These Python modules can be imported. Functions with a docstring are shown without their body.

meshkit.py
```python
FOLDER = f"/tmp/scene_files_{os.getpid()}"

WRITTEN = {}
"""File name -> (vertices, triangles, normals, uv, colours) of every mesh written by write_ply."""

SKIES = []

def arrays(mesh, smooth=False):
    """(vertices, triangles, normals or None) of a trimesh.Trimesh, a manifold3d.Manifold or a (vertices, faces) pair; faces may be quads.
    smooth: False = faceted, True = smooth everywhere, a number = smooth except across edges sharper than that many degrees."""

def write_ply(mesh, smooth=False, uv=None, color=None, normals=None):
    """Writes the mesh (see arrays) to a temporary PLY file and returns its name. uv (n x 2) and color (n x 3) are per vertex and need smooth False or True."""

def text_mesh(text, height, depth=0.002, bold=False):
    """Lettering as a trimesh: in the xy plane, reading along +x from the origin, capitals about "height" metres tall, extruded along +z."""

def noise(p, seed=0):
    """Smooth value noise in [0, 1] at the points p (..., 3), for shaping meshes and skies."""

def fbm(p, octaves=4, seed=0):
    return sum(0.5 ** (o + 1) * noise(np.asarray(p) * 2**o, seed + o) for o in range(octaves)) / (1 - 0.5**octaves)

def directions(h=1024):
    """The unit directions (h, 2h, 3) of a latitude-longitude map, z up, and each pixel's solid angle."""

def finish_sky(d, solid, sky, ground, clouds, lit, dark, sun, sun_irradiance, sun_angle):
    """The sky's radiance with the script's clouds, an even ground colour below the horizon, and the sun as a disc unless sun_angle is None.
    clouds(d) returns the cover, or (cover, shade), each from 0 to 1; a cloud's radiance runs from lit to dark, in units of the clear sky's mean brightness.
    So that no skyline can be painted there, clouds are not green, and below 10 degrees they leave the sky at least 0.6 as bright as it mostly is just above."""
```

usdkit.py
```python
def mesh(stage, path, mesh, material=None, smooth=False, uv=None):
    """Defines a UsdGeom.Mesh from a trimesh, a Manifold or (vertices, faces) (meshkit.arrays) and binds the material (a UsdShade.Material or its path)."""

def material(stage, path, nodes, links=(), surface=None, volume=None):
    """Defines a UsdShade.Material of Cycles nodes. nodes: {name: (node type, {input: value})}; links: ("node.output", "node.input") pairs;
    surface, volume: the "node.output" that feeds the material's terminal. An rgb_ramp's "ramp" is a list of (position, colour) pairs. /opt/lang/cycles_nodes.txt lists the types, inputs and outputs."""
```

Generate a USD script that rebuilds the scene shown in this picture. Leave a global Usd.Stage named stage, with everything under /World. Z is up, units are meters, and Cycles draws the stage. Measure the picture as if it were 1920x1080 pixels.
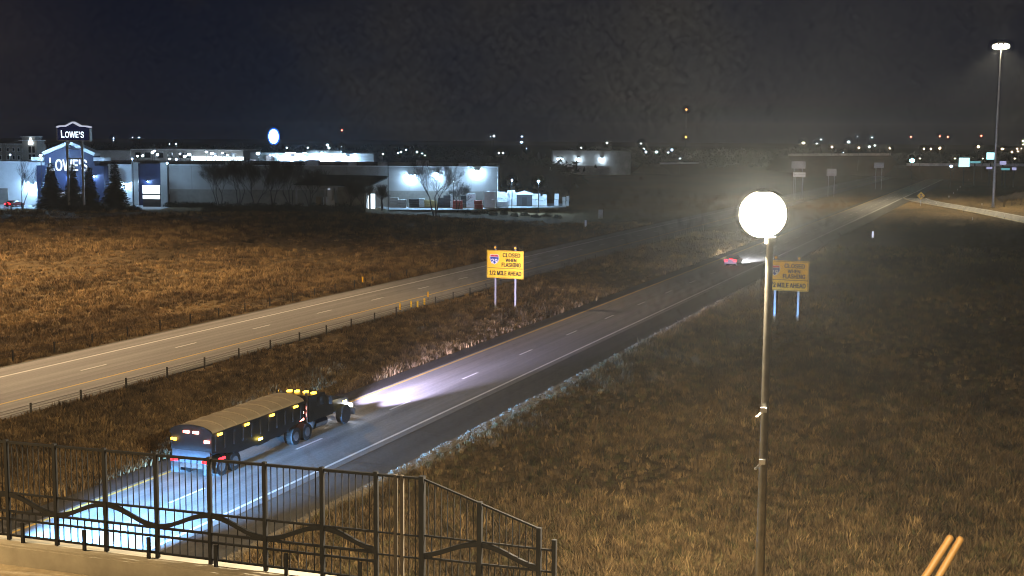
import math, random
import numpy as np, trimesh, usdkit, meshkit
from pxr import Usd, UsdGeom, UsdLux, UsdShade, Gf, Sdf, Vt
from shapely.geometry import Polygon

stage = Usd.Stage.CreateInMemory()
UsdGeom.SetStageUpAxis(stage, 'Z'); UsdGeom.SetStageMetersPerUnit(stage, 1.0)
W = UsdGeom.Xform.Define(stage, '/World'); stage.SetDefaultPrim(W.GetPrim())

# world: x runs across the motorway, y along it (direction of travel away from the bridge), z up
F, PITCH, CAMH, YAW, ROLL = 2417.3, .1143, 18.107, .3718, .0073
cam = UsdGeom.Camera.Define(stage, '/World/camera')
cam.AddTranslateOp().Set(Gf.Vec3d(0, 0, CAMH)); cam.AddRotateZOp(opSuffix='yaw').Set(math.degrees(YAW))
cam.AddRotateXOp().Set(90 - math.degrees(PITCH)); cam.AddRotateZOp(opSuffix='roll').Set(math.degrees(ROLL))
cam.CreateHorizontalApertureAttr(36.0); cam.CreateVerticalApertureAttr(20.25); cam.CreateFocalLengthAttr(36.0 * F / 1920)
cam.CreateFStopAttr(0.0); cam.CreateClippingRangeAttr(Gf.Vec2f(0.1, 20000)); cam.CreateExposureAttr(0.3)

# night sky: the sun far below the horizon, faint drifting murk lit by the town
usdkit.material(stage, '/World/Looks/night_sky', {
    'sky': ('sky_texture', {'sky_type': 'single_scattering', 'sun_disc': False, 'sun_elevation': -0.085, 'sun_rotation': 2.4, 'altitude': 500.0}),
    'tc': ('texture_coordinate', {}),
    'mp': ('mapping', {'scale': (3.0, 3.0, 4.0), 'location': (1.3, .4, .2)}),
    'nz': ('noise_texture', {'scale': 1.6, 'detail': 5.0, 'roughness': .55, 'distortion': .4}),
    'rp': ('rgb_ramp', {'ramp': [(0, (0, 0, 0)), (.50, (0, 0, 0)), (.78, (1, 1, 1)), (1, (1, 1, 1))]}),
    'dk': ('mix_color', {'blend_type': 'multiply', 'fac': 1.0, 'b': (.010, .016, .040)}),
    'base': ('mix_color', {'blend_type': 'add', 'fac': 1.0, 'b': (.012, .022, .11)}),
    'cl': ('mix_color', {'blend_type': 'mix', 'b': (.20, .165, .14)}),
    'bg': ('background_shader', {'strength': .07})},
    [('sky.color', 'dk.a'), ('dk.result', 'base.a'), ('tc.generated', 'mp.vector'), ('mp.vector', 'nz.vector'), ('nz.fac', 'rp.fac'),
     ('rp.color', 'cl.fac'), ('base.result', 'cl.a'), ('cl.result', 'bg.color')], surface='bg.background')
dome = UsdLux.DomeLight.Define(stage, '/World/sky')
UsdShade.MaterialBindingAPI.Apply(dome.GetPrim()).Bind(UsdShade.Material.Get(stage, '/World/Looks/night_sky'))
dome.GetPrim().SetCustomDataByKey('kind', 'structure')

# strengths of the lamps (radiance of their glowing glass)
MAST_LEFT, MAST_RIGHT, NEAR_LAMP, BRIDGE_LAMP, LOT, PACK = 112000., 62000., 17000., 4600., 4500., 2000.
HAZE = 0.00012

# ------------------------------------------------------------------ helpers
rnd = random.Random(7)
CY, SY = math.cos(YAW), math.sin(YAW)
def ray(px, py):
    x, y = (px - 960) / F, (540 - py) / F
    c, s = math.cos(ROLL), math.sin(ROLL); x, y = c * x - s * y, s * x + c * y
    d = (x, math.cos(PITCH) + y * math.sin(PITCH), -math.sin(PITCH) + y * math.cos(PITCH))
    return np.array([d[0] * CY - d[1] * SY, d[0] * SY + d[1] * CY, d[2]]), d[1]
def at(px, py, dist):
    d, f = ray(px, py); return np.array([0, 0, CAMH]) + d * dist / f
def gnd(px, py, z=0.):
    d, f = ray(px, py); return np.array([0, 0, CAMH]) + d * (z - CAMH) / d[2]
def sm(x):
    x = np.clip(x, 0, 1); return x * x * (3 - 2 * x)
def terrain(u, w):
    u, w = np.asarray(u, float), np.asarray(w, float)
    z = 1.9 * sm((-u - 84) / 60) - .55 * np.exp(-((u + 81) / 4.) ** 2) - .45 * np.exp(-((u + 51) / 4.) ** 2)
    z = z - .5 * np.exp(-((u + 20) / 5.) ** 2) + 1.2 * sm((u - 5) / 60)
    z = z + 5 * sm((np.hypot(u, w) - 620) / 1600)
    emb = 7.1 * sm((40 - w) / 13) * np.maximum(sm((u + 27) / 9), sm((-u - 76) / 9))
    return np.maximum(z, emb)
ORD = ['first', 'second', 'third', 'fourth', 'fifth', 'sixth', 'seventh', 'eighth', 'ninth', 'tenth', 'eleventh', 'twelfth', 'thirteenth', 'fourteenth', 'fifteenth', 'sixteenth']
def rank(x, xs): return ORD[sorted(xs).index(x)] + ' from the left'
used = {}
def numbered(path):
    n = used.get(path, 0); used[path] = n + 1
    return path if n == 0 else '%s_%03d' % (path, n)
def setdata(p, label=None, cat=None, group=None, kind=None):
    for k, v in (('label', label), ('category', cat), ('group', group), ('kind', kind)):
        if v: p.SetCustomDataByKey(k, v)
    return p
def thing(name, label=None, cat=None, loc=(0, 0, 0), rotz=0., group=None, kind=None, scale=None):
    x = UsdGeom.Xform.Define(stage, numbered('/World/' + name))
    x.AddTranslateOp().Set(Gf.Vec3d(*map(float, loc))); x.AddRotateZOp().Set(math.degrees(rotz))
    if scale is not None: x.AddScaleOp().Set(Gf.Vec3f(*(scale if np.ndim(scale) else (scale,) * 3)))
    return setdata(x.GetPrim(), label, cat, group, kind)
def part(parent, name, mb, mat, label=None, smooth=False, kind=None):
    path = numbered((str(parent.GetPath()) if parent else '/World') + '/' + name)
    p = usdkit.mesh(stage, path, mb.get() if isinstance(mb, MB) else mb, MAT[mat], smooth=smooth).GetPrim()
    return setdata(p, label, kind=kind)
def dup(src, loc, rotz=0., label=None, group=None, scale=None):
    was = src.GetCustomData()
    base = str(src.GetPath())
    if base[-4:-3] == '_' and base[-3:].isdigit(): base = base[:-4]
    t = thing(base.split('/')[-1], label or was.get('label'), was.get('category'), loc, rotz, group or was.get('group'), None, scale)
    t.GetReferences().AddInternalReference(src.GetPath())
    for a in ('xformOpOrder',): pass
    t.SetInstanceable(True)
    return t
class MB:
    def __init__(s): s.v, s.f, s.n = [], [], 0
    def add(s, v, f):
        s.v.append(np.asarray(v, float)); s.f.append(np.asarray(f, int) + s.n); s.n += len(v); return s
    def tm(s, m, R=None, t=(0, 0, 0)):
        v = np.array(m.vertices)
        if R is not None: v = v @ np.asarray(R).T
        return s.add(v + np.asarray(t), m.faces)
    def box(s, c, size, rz=0., ch=0.):
        hx, hy, hz = (k / 2 for k in size)
        v = np.array([(x, y, z) for x in (-hx, hx) for y in (-hy, hy) for z in (-hz, hz)])
        f = [(0, 1, 3), (0, 3, 2), (4, 6, 7), (4, 7, 5), (0, 4, 5), (0, 5, 1), (2, 3, 7), (2, 7, 6), (0, 2, 6), (0, 6, 4), (1, 5, 7), (1, 7, 3)]
        if rz:
            c_, s_ = math.cos(rz), math.sin(rz); v = v @ np.array([[c_, s_, 0], [-s_, c_, 0], [0, 0, 1]])
        return s.add(v + np.asarray(c), f)
    def b2(s, a, b):
        a, b = np.asarray(a, float), np.asarray(b, float); return s.box((a + b) / 2, np.abs(b - a))
    def tube(s, p0, p1, r0, r1=None, n=8, cap=True):
        r1 = r0 if r1 is None else r1
        p0, p1 = np.asarray(p0, float), np.asarray(p1, float); t = p1 - p0; t = t / (np.linalg.norm(t) + 1e-12)
        a = np.cross(t, (0, 0, 1.) if abs(t[2]) < .9 else (1., 0, 0)); a /= np.linalg.norm(a); b = np.cross(t, a)
        g = np.arange(n) * 2 * math.pi / n; ring = np.cos(g)[:, None] * a + np.sin(g)[:, None] * b
        v = np.vstack([p0 + r0 * ring, p1 + r1 * ring]); f = []
        for i in range(n):
            j = (i + 1) % n; f += [(i, j, n + j), (i, n + j, n + i)]
        if cap:
            v = np.vstack([v, p0, p1])
            for i in range(n):
                j = (i + 1) % n; f += [(j, i, 2 * n), (n + i, n + j, 2 * n + 1)]
        return s.add(v, f)
    def path(s, pts, r, n=6):
        for a, b in zip(pts[:-1], pts[1:]): s.tube(a, b, r, r, n)
        return s
    def ball(s, c, r, sub=2, sc=(1, 1, 1)):
        m = trimesh.creation.icosphere(sub, 1.0); return s.add(np.array(m.vertices) * r * np.asarray(sc) + np.asarray(c), m.faces)
    def prism(s, pts, y0, y1):
        """outline in x,z drawn out along y"""
        m = trimesh.creation.extrude_polygon(Polygon(pts), abs(y1 - y0), engine='earcut')
        v = np.array(m.vertices); v = np.stack([v[:, 0], max(y0, y1) - v[:, 2], v[:, 1]], 1)
        return s.add(v, m.faces)
    def prismx(s, pts, x0, x1):
        """outline in y,z drawn out along x"""
        m = trimesh.creation.extrude_polygon(Polygon(pts), abs(x1 - x0), engine='earcut')
        v = np.array(m.vertices); return s.add(np.stack([min(x0, x1) + v[:, 2], v[:, 0], v[:, 1]], 1), m.faces)
    def text(s, txt, h, x, y, z, depth=.03, bold=False, center=True, sx=1.0, fit=None):
        """letters standing upright, facing -y, their base line at z"""
        m = meshkit.text_mesh(txt, h, depth, bold); v = np.array(m.vertices)
        v = np.stack([v[:, 0] * sx, -v[:, 2], v[:, 1]], 1)
        if fit: v[:, 0] = (v[:, 0] - v[:, 0].min()) / (v[:, 0].max() - v[:, 0].min()) * (fit[1] - fit[0]) + fit[0]; center, x = False, 0.
        if center: v[:, 0] -= (v[:, 0].max() + v[:, 0].min()) / 2
        return s.add(v + np.array([x, y, z]), m.faces)
    def get(s): return np.vstack(s.v), np.vstack(s.f)

# ------------------------------------------------------------------ materials
MAT = {}
def plain(name, col, rough=.6, metal=0., vary=.25, scale=3., bump=0., col2=None, spec=.5, space='object'):
    c2 = col2 or tuple(max(0, k * (1 - vary)) for k in col); c1 = tuple(min(1, k * (1 + vary * .6)) for k in col) if col2 is None else col
    nodes = {'tc': ('texture_coordinate', {}), 'ge': ('geometry', {}), 'nz': ('noise_texture', {'scale': scale, 'detail': 6.0, 'roughness': .6}),
             'rp': ('rgb_ramp', {'ramp': [(.25, c2), (.75, c1)]}), 'p': ('principled_bsdf', {'roughness': rough, 'metallic': metal, 'specular_ior_level': spec})}
    src = 'tc.object' if space == 'object' else 'ge.position'
    links = [(src, 'nz.vector'), ('nz.fac', 'rp.fac'), ('rp.color', 'p.base_color')]
    if bump:
        nodes['bp'] = ('bump', {'strength': bump, 'distance': .05}); links += [('nz.fac', 'bp.height'), ('bp.normal', 'p.normal')]
    MAT[name] = usdkit.material(stage, '/World/Looks/' + name, nodes, links, surface='p.BSDF')
def glow(name, col, strength):
    MAT[name] = usdkit.material(stage, '/World/Looks/' + name, {'e': ('emission', {'color': col, 'strength': strength})}, [], surface='e.emission')

def ground_mat():
    MAT['ground'] = usdkit.material(stage, '/World/Looks/ground', {
        'ge': ('geometry', {}), 'm1': ('mapping', {'scale': (.05, .02, .05)}), 'm2': ('mapping', {'scale': (1, .55, 1)}),
        'n1': ('noise_texture', {'scale': 1.0, 'detail': 5.0, 'roughness': .6}), 'n2': ('noise_texture', {'scale': 1.7, 'detail': 9.0, 'roughness': .72}),
        'r1': ('rgb_ramp', {'ramp': [(.3, (.10, .075, .040)), (.5, (.19, .135, .070)), (.7, (.27, .185, .085))]}),
        'r2': ('rgb_ramp', {'ramp': [(.3, (.25, .25, .25)), (.52, (.8, .8, .8)), (.72, (1, 1, 1))]}),
        'mx': ('mix_color', {'blend_type': 'multiply', 'fac': 1.0}), 'bp': ('bump', {'strength': .9, 'distance': .25}),
        'p': ('principled_bsdf', {'roughness': .95, 'specular_ior_level': .1})},
        [('ge.position', 'm1.vector'), ('ge.position', 'm2.vector'), ('m1.vector', 'n1.vector'), ('m2.vector', 'n2.vector'), ('n1.fac', 'r1.fac'), ('n2.fac', 'r2.fac'),
         ('r1.color', 'mx.a'), ('r2.color', 'mx.b'), ('mx.result', 'p.base_color'), ('n2.fac', 'bp.height'), ('bp.normal', 'p.normal')], surface='p.BSDF')
ground_mat()
def pave(name, c1, c2, streak=.35):
    MAT[name] = usdkit.material(stage, '/World/Looks/' + name, {
        'ge': ('geometry', {}), 'm1': ('mapping', {'scale': (1.4, .02, 1)}), 'm2': ('mapping', {'scale': (1, 1, 1)}),
        'n1': ('noise_texture', {'scale': 1.0, 'detail': 4.0}), 'n2': ('noise_texture', {'scale': 6.0, 'detail': 8.0, 'roughness': .7}),
        'r1': ('rgb_ramp', {'ramp': [(.3, c1), (.7, c2)]}), 'r2': ('rgb_ramp', {'ramp': [(.3, (1 - streak,) * 3), (.7, (1, 1, 1))]}),
        'mx': ('mix_color', {'blend_type': 'multiply', 'fac': 1.0}), 'bp': ('bump', {'strength': .3, 'distance': .02}),
        'p': ('principled_bsdf', {'roughness': .7, 'specular_ior_level': .35})},
        [('ge.position', 'm1.vector'), ('ge.position', 'm2.vector'), ('m1.vector', 'n1.vector'), ('m2.vector', 'n2.vector'), ('n1.fac', 'r1.fac'), ('n2.fac', 'r2.fac'),
         ('r1.color', 'mx.a'), ('r2.color', 'mx.b'), ('mx.result', 'p.base_color'), ('n2.fac', 'bp.height'), ('bp.normal', 'p.normal')], surface='p.BSDF')
pave('concrete_lane', (.21, .205, .20), (.33, .325, .315))
pave('asphalt', (.035, .034, .033), (.065, .062, .06))
pave('old_asphalt', (.085, .08, .075), (.13, .125, .115))
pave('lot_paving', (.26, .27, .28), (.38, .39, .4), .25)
plain('white_line', (.78, .78, .76), .6, vary=.25, scale=2, space='world')
plain('yellow_line', (.75, .5, .09), .6, vary=.25, scale=2, space='world')
plain('crack_tar', (.012, .012, .012), .4)
plain('verge', (.24, .21, .17), .95, scale=4, bump=.8, vary=.5, space='world')
plain('concrete', (.36, .33, .27), .85, vary=.3, scale=1.2, bump=.3)
plain('walk', (.30, .25, .17), .9, vary=.4, scale=2.5, bump=.5)
plain('black_steel', (.010, .010, .011), .6, vary=.3, spec=.2)
plain('galvanised', (.42, .43, .45), .45, metal=.6, vary=.2, scale=6)
plain('dark_pole', (.05, .05, .052), .38, metal=.5, vary=.2)
plain('brown_steel', (.05, .042, .034), .6, spec=.2)
plain('pole_paint', (.10, .095, .085), .40, metal=.5, vary=.25, scale=5)
plain('weathered_post', (.06, .055, .05), .7, metal=.2)
plain('sign_yellow', (.95, .57, .010), .5, vary=.05)
plain('sign_black', (.012, .012, .012), .6)
plain('sign_white', (.82, .82, .82), .5, vary=.04)
plain('sign_red', (.55, .03, .03), .5, vary=.05)
plain('sign_blue', (.02, .06, .30), .5, vary=.05)
plain('sign_green', (.02, .17, .09), .5, vary=.1)
plain('sign_back', (.40, .38, .35), .5, metal=.5, vary=.1)
plain('wall_grey', (.40, .385, .37), .85, vary=.12, scale=.5, bump=.1)
plain('wall_base', (.27, .245, .215), .9, vary=.18, scale=1.2, bump=.2)
plain('wall_white', (.72, .73, .74), .8, vary=.08, scale=.6)
plain('wall_blue', (.008, .016, .06), .6, vary=.15, scale=.5)
plain('roof', (.14, .14, .14), .9, vary=.2, scale=.3)
plain('trim_white', (.78, .78, .78), .6, vary=.05)
plain('dark_roof', (.012, .016, .012), .7, vary=.3)
plain('hotel_wall', (.42, .38, .33), .85, vary=.15, scale=.6)
plain('glass_dark', (.012, .014, .018), .12, vary=.1)
plain('tarp', (.46, .37, .25), .75, vary=.15, scale=1.4, bump=.15)
plain('truck_dark', (.016, .017, .020), .45, vary=.2)
plain('truck_blue', (.035, .037, .045), .5, vary=.45, scale=2)
plain('rubber', (.012, .012, .012), .85)
plain('chrome', (.6, .6, .62), .2, metal=1., vary=.05)
plain('car_red', (.18, .02, .02), .3, vary=.05)
plain('car_dark', (.03, .032, .036), .3, vary=.05)
plain('bark', (.055, .045, .038), .9, vary=.4, scale=8, bump=.4)
plain('pale_bark', (.20, .175, .15), .9, vary=.4, scale=8)
plain('twig', (.075, .06, .05), .9, vary=.4, scale=3)
plain('needles', (.018, .030, .017), .8, vary=.6, scale=1.2)
plain('shrub_leaf', (.035, .035, .022), .9, vary=.6, scale=3)
plain('pallet_wood', (.32, .22, .12), .9, vary=.3)
plain('goods_white', (.72, .74, .76), .6, vary=.1)
plain('goods_dark', (.03, .03, .035), .7, vary=.3)
plain('goods_red', (.5, .08, .07), .6, vary=.2)
plain('goods_tan', (.45, .33, .14), .7, vary=.3)
plain('yellow_plastic', (.36, .19, .05), .45, vary=.08)
plain('orange_reflect', (.95, .55, .03), .4, vary=.05)
def clear_glow(name, col, strength):
    MAT[name] = usdkit.material(stage, '/World/Looks/' + name, {'e': ('emission', {'color': col, 'strength': strength}), 't': ('transparent_bsdf', {'color': (.95, .95, .95)}), 'a': ('add_closure', {})},
        [('e.emission', 'a.closure1'), ('t.BSDF', 'a.closure2')], surface='a.closure')
glow('sodium_left', (1, .60, .26), 40.)
glow('mast_glass', (1, .84, .56), 25.)
clear_glow('near_glass', (1, .90, .66), 7.)
clear_glow('bridge_glass', (1, .68, .32), 7.)
glow('lot_glass', (.34, .62, 1), LOT)
glow('pack_glass', (.40, .68, 1), PACK)
glow('far_white', (.62, .82, 1), 60.)
glow('far_cool', (.35, .65, 1), 40.)
glow('far_warm', (1, .70, .40), 60.)
glow('far_sodium', (1, .55, .22), 160.)
glow('far_cyan', (.35, .95, 1), 12.)
glow('far_red', (1, .12, .08), 12.)
glow('far_orange', (1, .32, .06), 12.)
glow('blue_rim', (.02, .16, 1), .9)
glow('white_panel', (.75, .9, 1), 3.)
glow('blue_panel', (.36, .68, 1), 4.)
glow('letter_white', (.72, .86, 1), 1.5)
glow('sign_face_blue', (.01, .03, .22), .10)
glow('sign_edge', (.75, .8, 1), .55)
glow('window_lit', (.7, .8, 1), .5)
glow('marker_amber', (1, .5, .04), 9.)
glow('marker_yellow', (1, .75, .10), 14.)
glow('tail_red', (1, .02, .03), 6.)
glow('tail_pink', (1, .28, .22), 9.)
glow('head_white', (.85, .88, 1), 60.)

def bulb(parent, pos, col, intensity, radius):
    """the light that a lamp throws all round"""
    l = UsdLux.SphereLight.Define(stage, numbered(str(parent.GetPath()) + '/bulb')); l.AddTranslateOp().Set(Gf.Vec3d(*map(float, pos)))
    l.CreateRadiusAttr(radius); l.CreateColorAttr(Gf.Vec3f(*col)); l.CreateIntensityAttr(intensity); l.CreateNormalizeAttr(True)
def spot(parent, name, pos, aim, col, intensity, radius=.1, cone=28., soft=.6):
    """a head lamp's own beam, part of the vehicle that carries it"""
    l = UsdLux.SphereLight.Define(stage, numbered(str(parent.GetPath()) + '/' + name))
    p, a = np.asarray(pos, float), np.asarray(aim, float); d = (a - p) / np.linalg.norm(a - p)
    z = -d; x = np.cross((0, 0, 1.), z); x /= np.linalg.norm(x); y = np.cross(z, x)
    m = Gf.Matrix4d(*[float(k) for r in ((*x, 0), (*y, 0), (*z, 0), (*p, 1)) for k in r])
    l.AddTransformOp().Set(m)
    l.CreateRadiusAttr(radius); l.CreateColorAttr(Gf.Vec3f(*col)); l.CreateIntensityAttr(intensity); l.CreateNormalizeAttr(True)
    sh = UsdLux.ShapingAPI.Apply(l.GetPrim()); sh.CreateShapingConeAngleAttr(cone); sh.CreateShapingConeSoftnessAttr(soft)
    return l

# ------------------------------------------------------------------ ground and roads
def axis(segs):
    out = [segs[0][0]]
    for a, b, st in segs:
        n = max(1, int(round((b - a) / st))); out += list(a + (b - a) * (np.arange(1, n + 1) / n))
    return np.array(out)
UA = axis([(-6000, -1500, 500), (-1500, -400, 60), (-400, -140, 8), (-140, -76, 1.2), (-76, -28, 1.0), (-28, 50, .55), (50, 200, 5), (200, 1500, 60), (1500, 6000, 500)])
WA = axis([(-400, -40, 40), (-40, 44, 3), (44, 135, .6), (135, 220, 1.5), (220, 420, 5), (420, 1000, 20), (1000, 3000, 120), (3000, 9000, 600)])
def ramp_center():
    P = np.array([(-30.5, 470), (-28.5, 430), (-21, 405), (-10, 373), (3, 329), (19, 272), (33, 220), (44, 175), (53, 120)], float)
    from scipy.interpolate import CubicSpline
    t = np.concatenate([[0], np.cumsum(np.hypot(*np.diff(P, axis=0).T))]); c = CubicSpline(t, P)
    return c(np.linspace(0, t[-1], 60))
RAMP = ramp_center()
def on_road(u, w, m=.2):
    a = ((u > -44.3 - m) & (u < -31.2 + m)) | ((u > -74.0 - m) & (u < -59.8 + m))
    d = np.full(np.shape(u), 1e9)
    for k in range(0, len(RAMP), 2): d = np.minimum(d, np.hypot(u - RAMP[k, 0], w - RAMP[k, 1]))
    return a | (d < 5.2 + m)
def rough(u, w):
    p = np.stack([u * .35, w * .22, 0 * u], -1); q = np.stack([u * 1.1, w * .8, 0 * u + 3.3], -1)
    n = (meshkit.fbm(p, 3, 5) - .5) * .55 + (meshkit.fbm(q, 3, 9) - .5) * .34
    yc = -u * SY + w * CY; n = n * np.where(u < -90, sm((286 - yc) / 12), 1)
    n = n + .10 * np.sin(u * 1.15 + w * .42 + 2 * np.sin(w * .05)) * sm((u + 24) / 8) * sm((w - 85) / 40)
    return n * sm((w - 30) / 15) * (1 + .9 * sm((-u - 78) / 10))
U, V = np.meshgrid(UA, WA, indexing='ij')
Z = terrain(U, V); near_road = np.clip(np.minimum.reduce([np.abs(U + 37.7) - 6.6, np.abs(U + 66.9) - 7.2]), 0, 3) / 3
Z = Z + rough(U, V) * near_road
Z = np.where(on_road(U, V, .6), np.minimum(Z, 0) - .16, Z)
Z = np.where((np.abs(U + 50) < 27) & (V < 40), -.16, Z)
idx = np.arange(U.size).reshape(U.shape)
q = np.stack([idx[:-1, :-1], idx[1:, :-1], idx[1:, 1:], idx[:-1, 1:]], -1).reshape(-1, 4)
g = usdkit.mesh(stage, '/World/ground', (np.stack([U, V, Z], -1).reshape(-1, 3), q), MAT['ground'], smooth=True).GetPrim()
setdata(g, 'dry brown grassland rolling away to the town on the horizon', 'ground', kind='structure')
def zt(u, w): return float(terrain(u, w) )

W0, W1 = -60., 1500.
def strip(u0, u1, w0, w1, z, th=.3):
    return MB().b2((u0, w0, z - th), (u1, w1, z))
def carriageway(label, lanes, sh_l, sh_r, yel, whi, mat_l, mat_sl, mat_sr, dash0):
    t = thing('road', label, 'road', kind='structure')
    part(t, 'pavement', strip(lanes[0], lanes[1], W0, W1, 0), mat_l)
    part(t, 'shoulder', strip(sh_l[0], sh_l[1], W0, W1, -.012), mat_sl); part(t, 'shoulder', strip(sh_r[0], sh_r[1], W0, W1, -.012), mat_sr)
    part(t, 'yellow_edge_line', strip(yel - .09, yel + .09, W0, W1, .006, .004), 'yellow_line')
    part(t, 'white_edge_line', strip(whi - .10, whi + .10, W0, W1, .006, .004), 'white_line')
    mid = (yel + whi) / 2
    for k in range(-3, 34):
        w = dash0 + 12.19 * k
        part(t, 'lane_dash', strip(mid - .08, mid + .08, w - 1.52, w + 1.52, .006, .004), 'white_line')
    return t
nb = carriageway('pale concrete carriageway carrying the lorry away from the bridge', (-42.55, -34.35), (-44.1, -42.55), (-34.35, -31.3), -42.26, -34.96, 'concrete_lane', 'asphalt', 'old_asphalt', 65.88)
for w in (47.5, 56.2, 63.0, 71.5, 77.2, 86.0, 95.5):
    m = MB(); u = -34.3; w_ = w
    while u < -31.5:
        u2, w2 = u + .4, w_ + rnd.uniform(-.12, .05); m.add([(u, w_ - .03, -.007), (u2, w2 - .03, -.007), (u2, w2 + .03, -.007), (u, w_ + .03, -.007)], [(0, 1, 2), (0, 2, 3)]); u, w_ = u2, w2
    part(nb, 'crack_seal', m, 'crack_tar')
sb = carriageway('brownish carriageway beyond the grass median, empty, seen from above', (-73.6, -60.3), (-74.0, -73.6), (-60.3, -59.9), -63.65 + 1.9 - 1.9, -70.95, 'concrete_lane', 'old_asphalt', 'old_asphalt', 81.67)
t = thing('ramp_road', 'pale slip road curving in from the right to join the motorway', 'road', kind='structure')
def ribbon(P, a, b, z):
    T = np.gradient(P, axis=0); T /= np.linalg.norm(T, axis=1)[:, None]; Nn = np.stack([T[:, 1], -T[:, 0]], 1)
    L, R = P + Nn * a, P + Nn * b; n = len(P)
    v = np.vstack([np.c_[L, np.full(n, z)], np.c_[R, np.full(n, z)]]); i = np.arange(n - 1)
    return MB().add(v, np.vstack([np.c_[i, i + 1, n + i + 1], np.c_[i, n + i + 1, n + i]]))
zr = RAMP.copy()
part(t, 'pavement', ribbon(RAMP[4:], -4.2, 4.2, .02), 'concrete_lane'); part(t, 'white_edge_line', ribbon(RAMP[4:], -3.5, -3.3, .03), 'white_line'); part(t, 'yellow_edge_line', ribbon(RAMP[4:], 3.3, 3.5, .03), 'yellow_line')
v = strip(-31.3, -30.4, 44, 150, -.02, .2)
setdata(part(None, 'gravel_verge', v, 'verge'), 'thin pale gravel edge between the right shoulder and the grass slope', 'verge', kind='structure')

# ------------------------------------------------------------------ bridge in the foreground
FW = 25.25
GRADE = .0223
b = thing('bridge', 'concrete road bridge crossing the motorway at lower left, with low parapet', 'bridge', kind='structure')
def sloped(y0, y1, k0, k1, u0=-125., u1=-9.):
    """a bar of the bridge that follows its gentle grade; k0, k1 are heights above the parapet top"""
    z = lambda u, k: 7.85 + GRADE * (u + 22.1) + k
    return MB().add([(u, y, z(u, k)) for u in (u0, u1) for y, k in ((y0, k0), (y1, k0), (y1, k1), (y0, k1))], [(0, 1, 2), (0, 2, 3), (4, 6, 5), (4, 7, 6), (0, 5, 1), (0, 4, 5), (1, 6, 2), (1, 5, 6), (2, 7, 3), (2, 6, 7), (3, 4, 0), (3, 7, 4)])
part(b, 'deck', sloped(-8, 24.9, -1.6, -.62), 'concrete')
part(b, 'sidewalk', sloped(20.5, 24.9, -.62, -.52), 'walk')
part(b, 'parapet', sloped(24.9, 25.6, -1.7, -.05), 'concrete'); part(b, 'parapet_cap', sloped(24.94, 25.56, -.05, 0), 'concrete')
part(b, 'abutment', MB().b2((-28.5, -8, -.3), (-9, 24.8, 6.1)), 'concrete'); part(b, 'abutment', MB().b2((-125, -8, -.3), (-76.5, 24.8, 5.4)), 'concrete')
part(b, 'rear_parapet', sloped(-8, -7.5, -.62, 0), 'concrete')

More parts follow.
